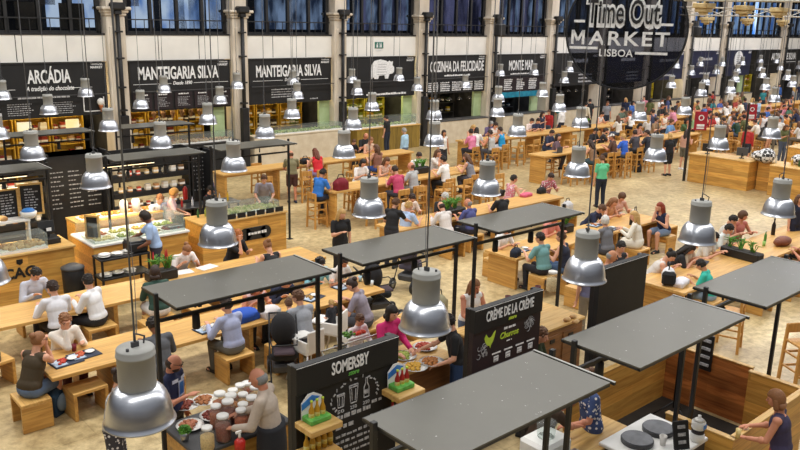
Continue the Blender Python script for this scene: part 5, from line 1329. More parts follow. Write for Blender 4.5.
# free seats
def row(xs, y, rz, kind, desc, y2=None):
    for i, x in enumerate(xs): stool_at(x, y, rz, ('free box stool, %s' if kind == 'box' else 'free bar chair, %s') % (ORD[i]+' ' if len(xs) > 1 else '')+desc, kind)
row([2.95], 12.95, .2, 'box', 'between the two long tables, under a brown coat')
row([3.75], 11.15, .05, 'box', 'tucked under the near side of the lower left table')
row([6.9], 10.6, 0, 'box', 'near the pushchair at the lower left table')
row([6.65, 7.5], 13.2, PI/2, 'box', 'near side of the table before the bread counter')
row([5.7], 12.95, 0, 'box', 'below the plaid top at the second table')
row([9.0, 9.6], 10.3, .4, 'box', 'at the right end of the lower left table')
row([14.0, 15.6, 17.2], 12.1, 0, 'box', 'far side of the table behind the third kiosk')
row([13.9, 18.6], 13.5, 0, 'box', 'near side of the middle table')
row([19.75], 10.95, 0, 'box', 'right of the table end with the red haired woman')
row([16.2, 17.6, 19.0], 6.7, 0, 'box', 'near side of the large right table')
row([13.5], 9.3, 0, 'box', 'between the blank board and the right table')
for nm, xs, y, rz in (('near side of the high table with the red bag', [14.3, 15.2, 15.9, 17.0, 17.9, 18.7, 19.4], 17.0, 0), ('far side of the high table with the red bag', [13.9, 15.0, 17.0], 18.95, PI),
                      ('near side of the rear high table', [13.0, 14.5, 16.6, 18.2], 20.95, 0), ('far side of the rear high table', [14.0, 16.0, 19.0], 22.8, PI),
                      ('near side of the long high table', [25.6, 26.6, 27.8, 29.2, 31, 32.5], 21.3, 0), ('near side of the broad ended table', [24.0, 25.2, 26.3, 27.3], 17.4, 0), ('far side of the long high table', [27, 29.5, 31.5], 23.2, PI),
                      ('around the far rear tables', [37, 38.5, 40, 41.5, 43, 45], 21.3, 0), ('around the far front tables', [37, 38.5, 40, 41.5, 43, 45], 17.4, 0)):
    row(xs, y, rz, 'bar', nm)

q_ = at(797, 384, 0); stool_at(q_.x, q_.y, 2.6, 'free bar chair cut by the right edge, beyond the timber stall', 'bar')
q_ = at(726, 348, 0); stool_at(q_.x, q_.y, .3, 'free bar chair half hidden behind the canopy over the timber stall', 'bar')
def ont(px, py, tb, dz=.03, m=.16):
    "the place on a table that the photo shows at a pixel"
    x0, x1, y0, y1, h = TB[tb]; q_ = at(px, py, h+dz)
    return Vector((min(max(q_.x, x0+m), x1-m), min(max(q_.y, y0+m), y1-m), h))
def tb_of(px, py, dz=.03):
    best = None
    for k, (x0, x1, y0, y1, h) in TB.items():
        q_ = at(px, py, h+dz); d = max(x0-q_.x, q_.x-x1, 0)+max(y0-q_.y, q_.y-y1, 0)
        if best is None or d < best[0]-1e-6: best = (d, k)
    return best[1]
def on(px, py, dz=.03, m=.16): return ont(px, py, tb_of(px, py, dz), dz, m)
# ------------------------------------------------------------------ the left food counters
t = counter_thing('food_counter', 'oak fronted bread counter with black lettering at the left', 3.0, 5.55, 16.45, 17.4, 1.1, 'wood_wall', 'wood_light')
l_ = MB(); add_text(l_, 'CAC', .16, -.48, .60, .62, .22, .045); l_.poly([(.12, .98), (.24, .98), (.24, .90), (.18, .86), (.12, .90)], -.486, -.48); l_.obj('lettering', 'black', t)
t = counter_thing('food_counter', 'oak fronted salad counter with white top, middle of the left row', 5.95, 8.15, 16.45, 17.7, 1.0, 'wood_wall', 'white')
t = counter_thing('food_counter', 'oak fronted counter with a row of black price labels', 8.5, 10.85, 16.45, 17.3, 1.08, 'wood_wall', 'wood_light')
o = counter_thing('food_counter', 'oak fronted bread counter cut off by the left edge', .4, 2.7, 16.45, 17.4, 1.1, 'wood_wall', 'wood_light')
for i in range(8):
    mb = MB(); mb.box(-.11, .11, -.01, .01, 0, .12); lx = 8.75+i*.27
    o = mb.obj('price_label', 'board', None, None, (lx, 16.44, 1.09)); tag(o, 'small black price label on the third left counter', 'label', 'price labels on the third left counter')
M['bread'] = noise_mat('bread_crust', '#a9743a', '#dfc08a', 9, .7, bump=.4)
M['salads'] = noise_mat('mixed_salads', '#8a9a3a', '#e0cf9a', 7, .6, bump=.6)
M['fried'] = noise_mat('fried_food', '#9a5a26', '#d89a4a', 9, .6, bump=.6)
def tray_builder(label, cat):
    t = thing('food_tray', label, cat); b_ = MB(); b_.box(-.25, .25, -.19, .19, 0, .03, 0, .008); b_.obj('tray', 'white', t)
    f = MB(); r = random.Random(4)
    for i in range(34): f.ell((r.uniform(-.2, .2), r.uniform(-.14, .14), .045), (.035, .028, .03), 7, 5)
    o = f.obj('food', 'food', t); o['kind'] = 'stuff'; return t
def tray(label, x, y, z, c_, group=None): place('tray', tray_builder, label, 'tray', (x, y, z), 0, group, 1, {'food': c_})
fc = ['#d9c88a', '#8f9c3e', '#c8a23c', '#7d3420', '#a85a2a', '#b7b04c', '#d6a13a', '#8a9a4a']
for i in range(4):
    for j in range(2): tray('tray of food in the salad counter, %s of the %s row' % (ORD[i], ('front', 'back')[j]), 6.28+i*.53, 16.75+j*.45, 1.0, fc[i+4*j])
g = thing('glass_screen', 'glass display screen on the salad counter', 'glass', (7.05, 16.5, 1.0)); p = MB(); p.box(-1.05, 1.05, 0, .01, 0, .38); p.box(-1.05, -1.04, 0, 1.1, 0, .38); p.box(1.04, 1.05, 0, 1.1, 0, .38); p.box(-1.05, 1.05, 0, .45, .38, .39); p.obj('pane', 'glass', g)
# lit wooden back shelf of the salad counter
t = thing('back_shelf', 'warm lit wooden shelf with trays behind the salad counter', 'shelf', (7.2, 18.1, 0)); p = MB(); p.box(-1.1, 1.0, -.25, .35, 0, 1.15, 0, .01); p.obj('body', 'wood_wall', t); p = MB(); p.box(-1.1, 1.0, -.3, .4, 1.15, 1.2); p.obj('top', 'wood_light', t)
for i in range(4): tray('tray of fried food on the lit back shelf, %s' % ORD[i], 6.5+i*.5, 18.1, 1.2, '#c98a3c')
LIT = emit_mat('warm_strip', '#ffdc9a', '#ffe9bf', 3)
for x, nm in ((7.15, 'over the lit back shelf'), (4.3, 'over the bread counter')):
    t = thing('strip_lamp', 'warm strip lamp hung '+nm, 'lamp', (x, 17.6, 2.45)); p = MB(); p.rod((-.6, 0, 0), (-.6, 0, .19), .01); p.rod((.6, 0, 0), (.6, 0, .19), .01); p.box(-.8, .8, -.04, .04, 0, .05); p.obj('housing', 'black', t); p = MB(); p.box(-.78, .78, -.03, .03, -.015, 0); p.obj('tube', LIT, t)
    a_ = bpy.data.lights.new('strip_light', 'AREA'); a_.energy = 60; a_.color = (1, .8, .5); a_.shape = 'RECTANGLE'; a_.size = 1.5; a_.size_y = .08
    ao = bpy.data.objects.new('strip_light', a_); ao.location = (x, 17.6, 2.42); COL.objects.link(ao)
# breads
display_box('glass case full of breads on the left counter', 4.1, 16.75, 1.1, 1.9, .5, .32, 'bread')
t = thing('raised_shelf', 'white raised shelf above the bread case', 'shelf', (4.0, 17.15, 1.1)); p = MB(); p.box(-1.0, .9, -.16, .16, .5, .56, 0, .01); p.box(-1, -.96, -.1, .1, 0, .5); p.box(.86, .9, -.1, .1, 0, .5); p.obj('body', 'white', t)
def loaf(label, cat):
    mb = MB(); mb.ell((0, 0, .05), (.13, .07, .06), 12, 8); o = mb.obj('bread_loaf', 'bread'); tag(o, label, cat); return o
for i, (x, y) in enumerate([(3.9, 17.12), (4.15, 17.18), (4.4, 17.1), (3.5, 17.15)]): place('loaf', loaf, 'bread loaf on the white raised shelf, %s' % ORD[i], 'bread', (x, y, 1.66), i, 'loaves on the raised shelf')
mb = MB(); mb.lathe([(.1, 0), (.15, .06), (.17, .14), (.15, .15)], (0, 0, 0), 20); mb.ell((0, 0, .16), (.13, .13, .06), 14, 8, 1)
tag(mb.obj('bowl', ['white', 'blue_print'], None, None, (4.9, 17.1, 1.64)), 'white bowl with blue filling at the end of the raised shelf', 'bowl')
t = thing('cash_register', 'black cash register at the right end of the bread counter', 'cash register', (5.2, 16.95, 1.1)); p = MB(); p.box(-.2, .2, -.2, .2, 0, .12, 0, .01); p.obj('drawer', 'black', t)
p = MB(); p.box(-.17, .17, -.02, .02, .2, .46, 0, .01, Matrix.Rotation(-.25, 4, 'X')); p.box(-.04, .04, .0, .06, .1, .3); p.obj('screen', 'black', t); p = MB(); p.box(-.04, .06, -.075, -.07, .26, .33); p.obj('label', 'chalk', t)
for i, (px, py, w_, h_, rz) in enumerate([(7, 205, .42, .62, .05), (31, 199, .42, .62, -.15)]):
    q_ = aty(px, py, 17.3); t = thing('framed_chalkboard', ('upright', 'tilted')[i]+' wood framed chalkboard hanging over the bread counter', 'chalkboard', q_, rz)
    p = MB(); p.box(-w_/2, w_/2, 0, .02, -h_/2, h_/2); p.obj('slate', 'board', t); p = MB()
    for a in ((-w_/2-.03, -w_/2+.01, -h_/2-.03, h_/2+.03), (w_/2-.01, w_/2+.03, -h_/2-.03, h_/2+.03), (-w_/2, w_/2, -h_/2-.03, -h_/2+.01), (-w_/2, w_/2, h_/2-.01, h_/2+.03)): p.box(a[0], a[1], -.02, .03, a[2], a[3])
    p.obj('frame', 'wood_light', t); p = MB(); chalk_lines(p, -.12, .14, -.22, .24, -.001, 8, 0, .025, i, .6); p.obj('chalk_writing', 'chalk_grey', t)
q_ = aty(91, 212, 16.9); t = thing('framed_chalkboard', 'narrow wood framed chalkboard standing on the salad counter', 'chalkboard', (q_.x, 16.9, 1.02), -.9); p = MB(); p.box(-.14, .14, 0, .02, 0, .5); p.obj('slate', 'board', t); p = MB()
for a in ((-.17, -.13, 0, .54), (.13, .17, 0, .54), (-.15, .15, .5, .54), (-.15, .15, 0, .04)): p.box(a[0], a[1], -.015, .03, a[2], a[3])
p.obj('frame', 'wood_light', t)
# dark back boards with shelving across the middle of the left stalls
def back_unit(label, x0, x1, kind, zt=2.45):
    t = thing('shelving_wall', label, 'shelving', ((x0+x1)/2, 19.4, 0)); w = (x1-x0)/2
    p = MB(); p.box(-w, w, .3, .36, 0, zt if kind == 'c' else .9); p.box(-w, w, .3, .36, zt-.12, zt); p.box(-w, -w+.05, -.1, .3, 0, zt); p.box(w-.05, w, -.1, .3, 0, zt); p.obj('carcass', 'black', t)
    if kind == 's':
        for z in (.9, 1.3, 1.72, 2.12):
            p = MB(); p.box(-w+.05, w-.05, -.12, .3, z-.03, z+.1, 0, .004); p.obj('shelf', 'black', t)
    else:
        p = MB(); r = random.Random(int(x0)); 
        for i in range(3): chalk_lines(p, -w+.15+i*w*.62, -w+.15+i*w*.62+w*.45, 1.1, 2.1, .298, 9, 0, .028, i, .55)
        p.obj('chalk_writing', 'chalk_grey', t)
    return t
back_unit('black shelving with products behind the bread counter', 3.3, 6.0, 's'); back_unit('dark brown chalk menu wall between two shelvings', 6.05, 7.5, 'c', 2.55); back_unit('black shelving with products behind the salad counter', 7.55, 9.7, 's'); back_unit('black chalk menu wall behind the price label counter', 9.75, 10.35, 'c', 2.3)
back_unit('black shelving cut off at the left edge', .5, 3.2, 's')
pal2 = ['#b9885a', '#d8d0c4', '#c2452e', '#e6dcc8', '#7a5a3a', '#cfae7a']
goods(4.6, 19.4, [1.0, 1.4, 1.82], 3.5, 5.9, 9, 'packet on the black shelving behind the bread counter', 'packets behind the bread counter', pal2, (.5, .8), 5)
goods(8.6, 19.4, [1.0, 1.4, 1.82], 7.7, 9.6, 8, 'packet on the black shelving behind the salad counter', 'packets behind the salad counter', pal2, (.5, .8), 6)
# fire extinguisher
q_ = aty(185, 190, 18.6); t = thing('fire_extinguisher', 'red fire extinguisher on the post right of the salad counter', 'fire extinguisher', q_-Vector((0, 0, .25))); p = MB(); p.lathe([(.055, 0), (.06, .02), (.06, .28), (.03, .34), (.025, .36)], (0, 0, 0), 16); p.obj('cylinder', noise_mat('extinguisher_red', '#8e1616', '#a61d1d', 4, .35), t)
p = MB(); p.box(-.04, .04, -.02, .02, .36, .4); p.path([(.03, 0, .37), (.08, -.03, .32), (.08, -.04, .18)], .008, 6); p.obj('valve', 'black', t)
# workbench with appliances behind the third counter
t = thing('work_bench', 'black metal bench behind the third left counter', 'bench', (9.8, 18.9, 0)); p = MB(); p.box(-1.1, 1.0, -.3, .3, .9, .95, 0, .005); p.obj('top', 'steel', t)
for sx in (-1.05, .95):
    for sy in (-.27, .27): p = MB(); p.box(sx-.02, sx+.02, sy-.02, sy+.02, 0, .9); p.obj('leg', 'black', t)
def cup_b(label, cat):
    mb = MB(); mb.lathe([(.03, 0), (.042, .11), (.038, .11), (.028, .01)], (0, 0, 0), 16, cap1=False); o = mb.obj('cup', 'tint'); tag(o, label, cat); return o
def cup(label, p, c_='#e8e6e0', sc=1, group=None):
    o = place('cup', cup_b, label, 'cup', p, 0, group, sc); o.color = srgb(c_); return o
def bottle2(label, cat):
    t = thing('bottle', label, cat); b_ = MB(); b_.lathe([(.034, 0), (.037, .01), (.037, .19), (.014, .25), (.013, .3)], (0, 0, 0), 14); b_.obj('body', 'tint', t); b_ = MB(); b_.lathe([(.016, .295), (.016, .32)], (0, 0, 0), 10); b_.obj('cap', 'tint', t); return t
def bottle(label, p, c_, cc='#222'+'222', sc=1, group=None): return place('bottle', bottle2, label, 'bottle', p, 0, group, sc, {'body': c_, 'cap': cc})
for i, (x, c_) in enumerate([(8.95, '#d8dade'), (9.2, '#b01f1f'), (9.5, '#d8dade'), (9.9, '#b01f1f'), (10.3, '#cfc9c0'), (10.55, '#d8b02a')]): bottle('%s bottle on the black bench, %s' % ({'#b01f1f': 'red', '#d8b02a': 'yellow'}.get(c_, 'pale'), ORD[i]), (x, 18.85, .95), c_, '#444444', .75)
for i, x in enumerate((8.75, 8.95, 9.1)): bottle('yellow green bottle at the left end of the label counter, %s' % ORD[i], (x, 17.1, 1.08), '#8f9640' if i else '#2f5a2f', '#333333', .75)
display_box('glass case of small dishes on the label counter', 9.9, 16.9, 1.08, 1.7, .6, .25, 'salads')
for i in range(9): cup('small white dish by the black price labels', (8.8+i*.23, 16.6, 1.08), '#dcdcd4', .7, 'small dishes by the price labels')
t = thing('logo_plate', 'black rounded plate with pale lettering on the oak front', 'sign', aty(256, 233, 16.42)); p = MB(); p.box(-.28, .28, 0, .02, -.16, .16, 0, .01); p.lathe([(.16, 0), (.16, .02)], (-.28, 0, 0), 20, 0, False, ax='y'); p.lathe([(.16, 0), (.16, .02)], (.28, 0, 0), 20, 0, False, ax='y'); p.obj('plate', 'black', t); p = MB(); chalk_lines(p, -.22, .3, -.06, .06, -.003, 1, 0, .07, 3, 1); p.obj('lettering', 'chalk', t)
# scales on the salad counter
t = thing('kitchen_scale', 'steel scale at the right end of the salad counter', 'scale', (7.95, 16.75, 1.0)); p = MB(); p.box(-.18, .18, -.14, .14, 0, .07, 0, .01); p.obj('base', 'grey_dark', t); p = MB(); p.box(-.17, .17, -.13, .13, .075, .1, 0, .01); p.obj('platform', 'steel', t)
for i, x in enumerate((7.3, 7.6)): mb = MB(); mb.lathe([(.09, 0), (.1, .3), (.09, .31), (.07, .34)], (0, 0, 0), 18); tag(mb.obj('canister', 'white', None, None, (x, 18.0, 1.2)), ('left', 'right')[i]+' white canister on the lit back shelf', 'canister')
# black rack with plates between table and counters
t = thing('tray_rack', 'black metal rack with stacked plates between the table and the salad counter', 'rack', (6.2, 15.65, 0))
for z in (.15, .52, .93): p = MB(); p.box(-.5, .55, -.25, .25, z, z+.04, 0, .005); p.obj('shelf', 'black', t)
for sx in (-.47, .52):
    for sy in (-.22, .22): p = MB(); p.box(sx-.02, sx+.02, sy-.02, sy+.02, 0, .95); p.obj('leg', 'black', t)
def plate_b(label, cat):
    mb = MB(); mb.lathe([(.06, 0), (.12, .018), (.125, .022), (.06, .008)], (0, 0, 0), 22); o = mb.obj('plate', 'white'); tag(o, label, cat); return o
r = random.Random(2)
for z, n_ in ((.97, 3), (.56, 3)):
    for i in range(n_):
        for j in range(3): place('plate', plate_b, 'white plate stacked on the black rack', 'plate', (5.85+i*.25+r.uniform(-.02, .02), 15.6+r.uniform(-.05, .05), z+j*.022), 0, 'plates on the black rack')
t = thing('coffee_machine', 'black appliance standing on the plate rack', 'appliance', (6.55, 15.68, .97)); p = MB(); p.box(-.2, .2, -.2, .2, 0, .22, 0, .03); p.obj('body', 'black', t); p = MB(); p.box(-.18, .18, -.18, .18, .22, .25, 0, .01); p.obj('lid', 'grey_dark', t)
t = thing('waste_bin', 'black waste bin left of the plate rack', 'bin', (5.3, 15.9, 0)); p = MB(); p.lathe([(.2, 0), (.22, .75), (.2, .78)], (0, 0, 0), 20); p.obj('body', 'black', t); p = MB(); p.lathe([(.23, .76), (.23, .8), (.1, .86)], (0, 0, 0), 20); p.obj('lid', 'grey_dark', t)
# ------------------------------------------------------------------ near kiosks
t = counter_thing('kiosk_counter', 'dark counter loaded with glass jars', 3.75, 5.0, 7.6, 8.45, .92, 'wood_wall', 'grey_dark')
M['jar_fill'] = tint_mat('dried_fruit', .5, amount=.5, scale=45, bump=.8)
M['jar_glass'] = glass_mat('jar_glass', (.96, .95, .9), .86, .05)
def jar_b(label, cat):
    t = thing('glass_jar', label, cat); p = MB(); p.lathe([(.085, 0), (.095, .02), (.095, .24), (.07, .285), (.065, .30)], (0, 0, 0), 20); p.obj('glass', 'jar_glass', t)
    p = MB(); p.lathe([(.08, .01), (.088, .03), (.088, .2), (.05, .22)], (0, 0, 0), 18); p.obj('contents', 'jar_fill', t); p = MB(); p.lathe([(.07, .295), (.072, .30), (.072, .325), (.06, .33)], (0, 0, 0), 18); p.obj('lid', 'white', t); return t
jp = [(220, 402), (233, 396), (243, 400), (228, 410), (241, 416), (255, 393), (252, 406), (266, 397), (216, 412), (231, 404), (246, 388), (195, 440), (223, 425), (236, 388), (243, 410)]
jc = ['#b0622a', '#8a3c18', '#c89a58', '#74301a', '#b0541f', '#c8a06a', '#93501f', '#bd8a4c', '#9a4c1c', '#bb7836', '#a04a1a', '#d6b87c', '#7c3418', '#c9ae7c', '#ad5f24']
for i, (px, py) in enumerate(jp):
    q_ = at(px, py, 1.12); q_.x = min(max(q_.x, 3.88), 4.86); q_.y = min(max(q_.y, 7.6), 8.32)
    place('jar', jar_b, 'glass jar of dried fruit on the dark counter', 'jar', (q_.x, q_.y, .92), i, 'glass jars of dried fruit', .9+.12*(i % 3 == 0), {'contents': jc[i]})
def dish_b(label, cat):
    t = thing('serving_dish', label, cat); p = MB(); p.lathe([(.12, 0), (.19, .025), (.2, .03), (.12, .01)], (0, 0, 0), 26); p.obj('dish', 'white', t)
    f = MB(); r = random.Random(9)
    for i in range(46): a = r.uniform(0, 2*PI); d = math.sqrt(r.random())*.14; f.ell((d*math.cos(a), d*math.sin(a), .03+.03*(1-d/.15)), (.03, .022, .02), 7, 5)
    o = f.obj('food', 'food', t); o['kind'] = 'stuff'; return t
def dish(label, x, y, z, c_, sc=1): return place('dish', dish_b, label, 'dish', (x, y, z), 0, None, sc, {'food': c_})
for i, (px, py, c_) in enumerate([(186, 405, '#8a3a24'), (205, 400, '#a86a3a'), (190, 425, '#a86848'), (213, 415, '#7a2f20')]): q_ = at(px, py, .95); dish('white dish of sliced dried fruit at the left of the jars, %s' % ORD[i], max(q_.x, 3.95), max(q_.y, 7.65), .93, c_, .85)
t = thing('potted_herb', 'small green herb in a steel pot before the jars', 'plant', at(185, 440, .93)); p = MB(); p.lathe([(.045, 0), (.06, .1)], (0, 0, 0), 14); p.obj('pot', 'steel', t); p = MB(); r = random.Random(3)
for i in range(120):
    a = r.uniform(0, 2*PI); b2 = r.uniform(.2, 1.4); p.cap((0, 0, .09), (.085*math.cos(a)*math.cos(b2), .085*math.sin(a)*math.cos(b2), .1+.09*math.sin(b2)), .002, .007, 4)
p.obj('foliage', 'leaf', t)
q_ = at(240, 446, 1.0); t = thing('squeeze_bottle', 'red bottle with white nozzle by the vendor', 'bottle', (q_.x, q_.y, .92)); p = MB(); p.lathe([(.06, 0), (.065, .14), (.03, .18)], (0, 0, 0), 16); p.obj('body', noise_mat('sauce_red', '#b8201c', '#cc3424', 4, .4), t); p = MB(); p.lathe([(.02, .18), (.012, .26)], (0, 0, 0), 10); p.box(-.05, .02, -.012, .012, .25, .275); p.obj('nozzle', 'white', t)
t = counter_thing('kiosk_counter', 'pale topped counter with plates of food beside the chalkboard sign', 6.1, 8.0, 7.65, 8.4, .95, 'wood_dark', 'wood_light')
for i, (px, py, c_) in enumerate([(404, 356, '#9cab4a'), (415, 367, '#d7a63c'), (432, 362, '#b9763a'), (425, 347, '#a8402c'), (384, 371, '#c9b07a')]): q_ = at(px, py, .97); dish(['plate of green salad', 'plate of golden omelette', 'plate of brown pastry', 'plate of red fruit', 'plate at the chalkboard end'][i]+' on the pale counter', q_.x, q_.y, .955, c_, .95)
t = thing('sneeze_guard', 'thin glass guard in front of the plates', 'glass', (6.9, 8.42, .95)); p = MB(); p.box(-.8, .8, 0, .01, 0, .3); p.obj('pane', 'glass', t); p = MB(); p.box(-.8, .8, -.005, .015, .3, .315); p.obj('top_rail', 'steel', t)
t = thing('vegetable_box', 'box of red tomatoes and herbs before the child', 'box', at(354, 334, 1.05)); p = MB(); p.box(-.2, .2, -.12, .12, -.1, 0, 0, .01); p.obj('crate', 'white', t); p = MB(); r = random.Random(4)
for i in range(16): p.ell((r.uniform(-.03, .17), r.uniform(-.08, .08), .02), (.035, .035, .035), 9, 6)
o = p.obj('tomatoes', noise_mat('tomato', '#c0301c', '#d84a2a', 5, .4), t); o['kind'] = 'stuff'; p = MB()
for i in range(30): p.ell((r.uniform(-.18, -.04), r.uniform(-.08, .08), r.uniform(0, .06)), (.03, .02, .02), 6, 4)
o = p.obj('herbs', 'leaf', t); o['kind'] = 'stuff'
t = counter_thing('kiosk_counter', 'counter with brown drawers and pale top, right of the dark kiosk sign', 8.7, 10.9, 7.4, 8.35, .95, 'wood_dark', 'wood_light')
for i, x in enumerate((.25, .75)):
    p = MB(); p.box(x-.2, x+.2, -.49, -.475, .2, .8, 0, .004); d = p.obj('door', 'wood_dark', t); p = MB(); p.box(x-.06, x+.06, -.505, -.49, .68, .74); p.obj('handle', 'black', d)
mb = MB(); mb.box(10.75, 10.9, 7.3, 7.4, 0, .95)
def tall_jar(label, p_, c_, sc=1.0): return place('jar', jar_b, label, 'jar', p_, 0, None, sc, {'contents': c_})
tall_jar('glass jar of pale biscuits on the counter with drawers', at(552, 286, 1.05)-Vector((0, 0, .1)), '#d8c49a', 1.2)
t = thing('glass_cloche', 'glass case with pastries on the counter with drawers', 'display case', (9.9, 8.0, .95)); p = MB(); p.box(-.3, .3, -.2, .2, 0, .02); p.obj('base', 'wood_light', t); p = MB(); p.box(-.28, .28, -.18, .18, .02, .35, 0, .02); p.obj('glass', 'glass', t); p = MB()
r = random.Random(1)
for i in range(8): p.ell((r.uniform(-.2, .2), r.uniform(-.12, .12), .05), (.06, .04, .03), 9, 6)
o = p.obj('pastries', 'bread', t); o['kind'] = 'stuff'
for i, (px, py) in enumerate([(508, 298), (538, 288)]): q_ = at(px, py, 1.05); cup(('left', 'right')[i]+' dark red drink behind the dark kiosk sign', (q_.x, q_.y, .95), '#5a1f22', 1.3)
for i, (px, py) in enumerate([(573, 318), (567, 321), (579, 322)]): q_ = at(px, py, .95); mb = MB(); mb.ell((0, 0, .03), (.09, .05, .035), 10, 7); tag(mb.obj('pastry', 'bread', None, None, (min(q_.x, 10.75-.12*i), min(q_.y, 8.2), .95)), 'pastry on the pale counter right of the dark kiosk sign', 'pastry', 'pastries on the drawer counter')
# white grinder under the second near canopy
q_ = at(575, 352, 1.2); t = thing('white_appliance', 'white plastic kitchen appliance under the corner of the near canopy', 'appliance', (6.75, 4.95, .9)); p = MB(); p.box(-.25, .25, -.2, .2, 0, .32, 0, .04); p.obj('body', 'white', t); p = MB(); p.lathe([(.1, .32), (.12, .5), (.08, .52)], (0, 0, 0), 18); p.obj('hopper', 'glass', t)
counter_thing('kiosk_counter', 'pale counter holding the white appliance', 6.4, 8.2, 4.7, 5.2, .9, 'wood_wall', 'wood_light')
# timber enclosure of the right stall
def wallp(name, label, x0, x1, y0, y1, h, mt, topmt='wood_light'):
    t = thing(name, label, 'partition', ((x0+x1)/2, (y0+y1)/2, 0)); hx, hy = (x1-x0)/2, (y1-y0)/2
    p = MB(); p.box(-hx, hx, -hy, hy, 0, h-.02); p.obj('panel', mt, t); p = MB(); p.box(-hx-.01, hx+.01, -hy-.01, hy+.01, h-.02, h, 0, .004); p.obj('top_edge', topmt, t); return t
wallp('timber_partition', 'light oak back partition of the empty timber stall', 8.45, 11.0, 5.85, 5.92, .95, 'wood_wall')
wallp('timber_partition', 'reddish pine side partition at the back right of the timber stall', 11.0, 11.06, 5.4, 5.92, .95, 'wood_redy')
wallp('timber_gate', 'reddish pine gate half open in the side of the timber stall', 11.12, 11.17, 4.55, 5.36, .95, 'wood_redy')
wallp('timber_partition', 'light oak side partition at the front right of the timber stall', 10.9, 10.97, 3.75, 4.5, .98, 'wood_wally')
wallp('timber_counter', 'light oak front partition where the ponytailed woman leans', 8.85, 10.97, 3.7, 3.77, .98, 'wood_wall')
wallp('timber_partition', 'light oak divider between the griddles and the timber stall', 8.8, 8.87, 3.7, 4.6, .98, 'wood_wally')
mb = MB(); mb.box(6.2, 11.0, 3.8, 6.1, 0, .02); tag(mb.obj('floor_mat', 'dark_floor'), 'black matting covering the floor of the timber stall', 'mat')
t = thing('hook_rack', 'black pocket rack hanging on the gate post', 'rack', (11.08, 5.25, .95)); p = MB(); p.box(-.02, .02, -.1, .1, -.28, .3, 0, .005); p.obj('panel', 'black', t); p = MB()
for i in range(4): p.box(-.045, -.02, -.07, .07, -.2+i*.13, -.16+i*.13)
p.obj('pocket', 'chalk_grey', t)
t = thing('tripod_stand', 'black tripod stand in the back corner of the timber stall', 'stand', (10.45, 5.35, 0)); p = MB(); p.rod((0, 0, .2), (0, 0, 1.7), .02); p.obj('pole', 'black', t)
for a in (.2, 2.3, 4.4): p = MB(); p.rod((0, 0, .3), (.36*math.cos(a), .36*math.sin(a), .02), .014); p.obj('leg', 'black', t)
# griddles
t = thing('griddle_counter', 'white cabinet with the two round griddles', 'counter', (8.1, 4.35, 0)); p = MB(); p.box(-.55, .55, -.38, .38, 0, .90, 0, .01); p.obj('body', 'grey_dark', t); p = MB(); p.box(-.57, .57, -.4, .4, .90, .95, 0, .01); p.obj('top', 'white', t)
for i, (px, py) in enumerate([(637.5, 437), (658.5, 426)]):
    q_ = at(px, py, 1.02); t = thing('crepe_griddle', ('left', 'right')[i]+' round black griddle on the white cabinet', 'griddle', (q_.x, q_.y, .95)); p = MB(); p.lathe([(.19, 0), (.195, .045), (.19, .05)], (0, 0, 0), 32, 0, False); p.obj('body', 'grey_dark', t); p = MB(); p.lathe([(.183, .05), (.183, .062)], (0, 0, 0), 32, 0, False); p.obj('plate', 'griddle', t)
q_ = at(697, 438, .98); t = thing('drink_dispenser', 'white lidded dispenser, on the divider at the griddles', 'dispenser', (q_.x, q_.y, .95), 0, None, .72); p = MB()
for z in (0, .22): p.lathe([(.1, z), (.115, z+.02), (.115, z+.13), (.09, z+.15)], (0, 0, 0), 20)
p.obj('container', 'white', t); p = MB(); p.lathe([(.105, .15), (.105, .22)], (0, 0, 0), 20); p.obj('filling', 'boardv', t); p = MB(); p.lathe([(.1, .37), (.05, .41), (.02, .42), (.03, .46)], (0, 0, 0), 18); p.obj('lid', 'white', t)
p = MB(); p.box(-.05, .05, -.122, -.112, .25, .33, 0, .004); p.obj('label', 'blue_print', t)
q_ = at(683, 446, 1.0); t = thing('price_board', 'small black price board leaning at the griddles', 'chalkboard', (q_.x, q_.y, .95), -.5); p = MB(); p.box(-.1, .1, 0, .03, 0, .34, 0, .004, Matrix.Rotation(-.3, 4, 'X')); p.obj('slate', 'board', t)
p = MB()
for i in range(3): p.box(-.05, .05, -.008, -.002, .07+i*.09, .11+i*.09, 0, 0, Matrix.Rotation(-.3, 4, 'X'))
p.obj('writing', 'chalk_grey', t)
cup('white paper cup with red band between griddle and price board', Vector((at(663, 441, 1.0).x, at(663, 441, 1.0).y, .95)), '#e8e4de', 1.1)
for i, (px, py) in enumerate([(602, 438), (590, 447)]): q_ = at(px, py, .99); t = thing('food_container', ('right', 'left')[i]+' translucent container left of the griddles', 'container', (7.05-.25*i, 4.5-.1*i, .93)); p = MB(); p.box(-.12, .12, -.09, .09, 0, .12, 0, .02); p.obj('tub', 'glass', t); p = MB(); p.box(-.1, .1, -.07, .07, .01, .08, 0, .01); p.obj('filling', 'salads', t)
counter_thing('kiosk_counter', 'low worktop under the nearest canopy, left of the griddles', 6.1, 7.2, 4.05, 4.85, .93, 'wood_wall', 'steel')
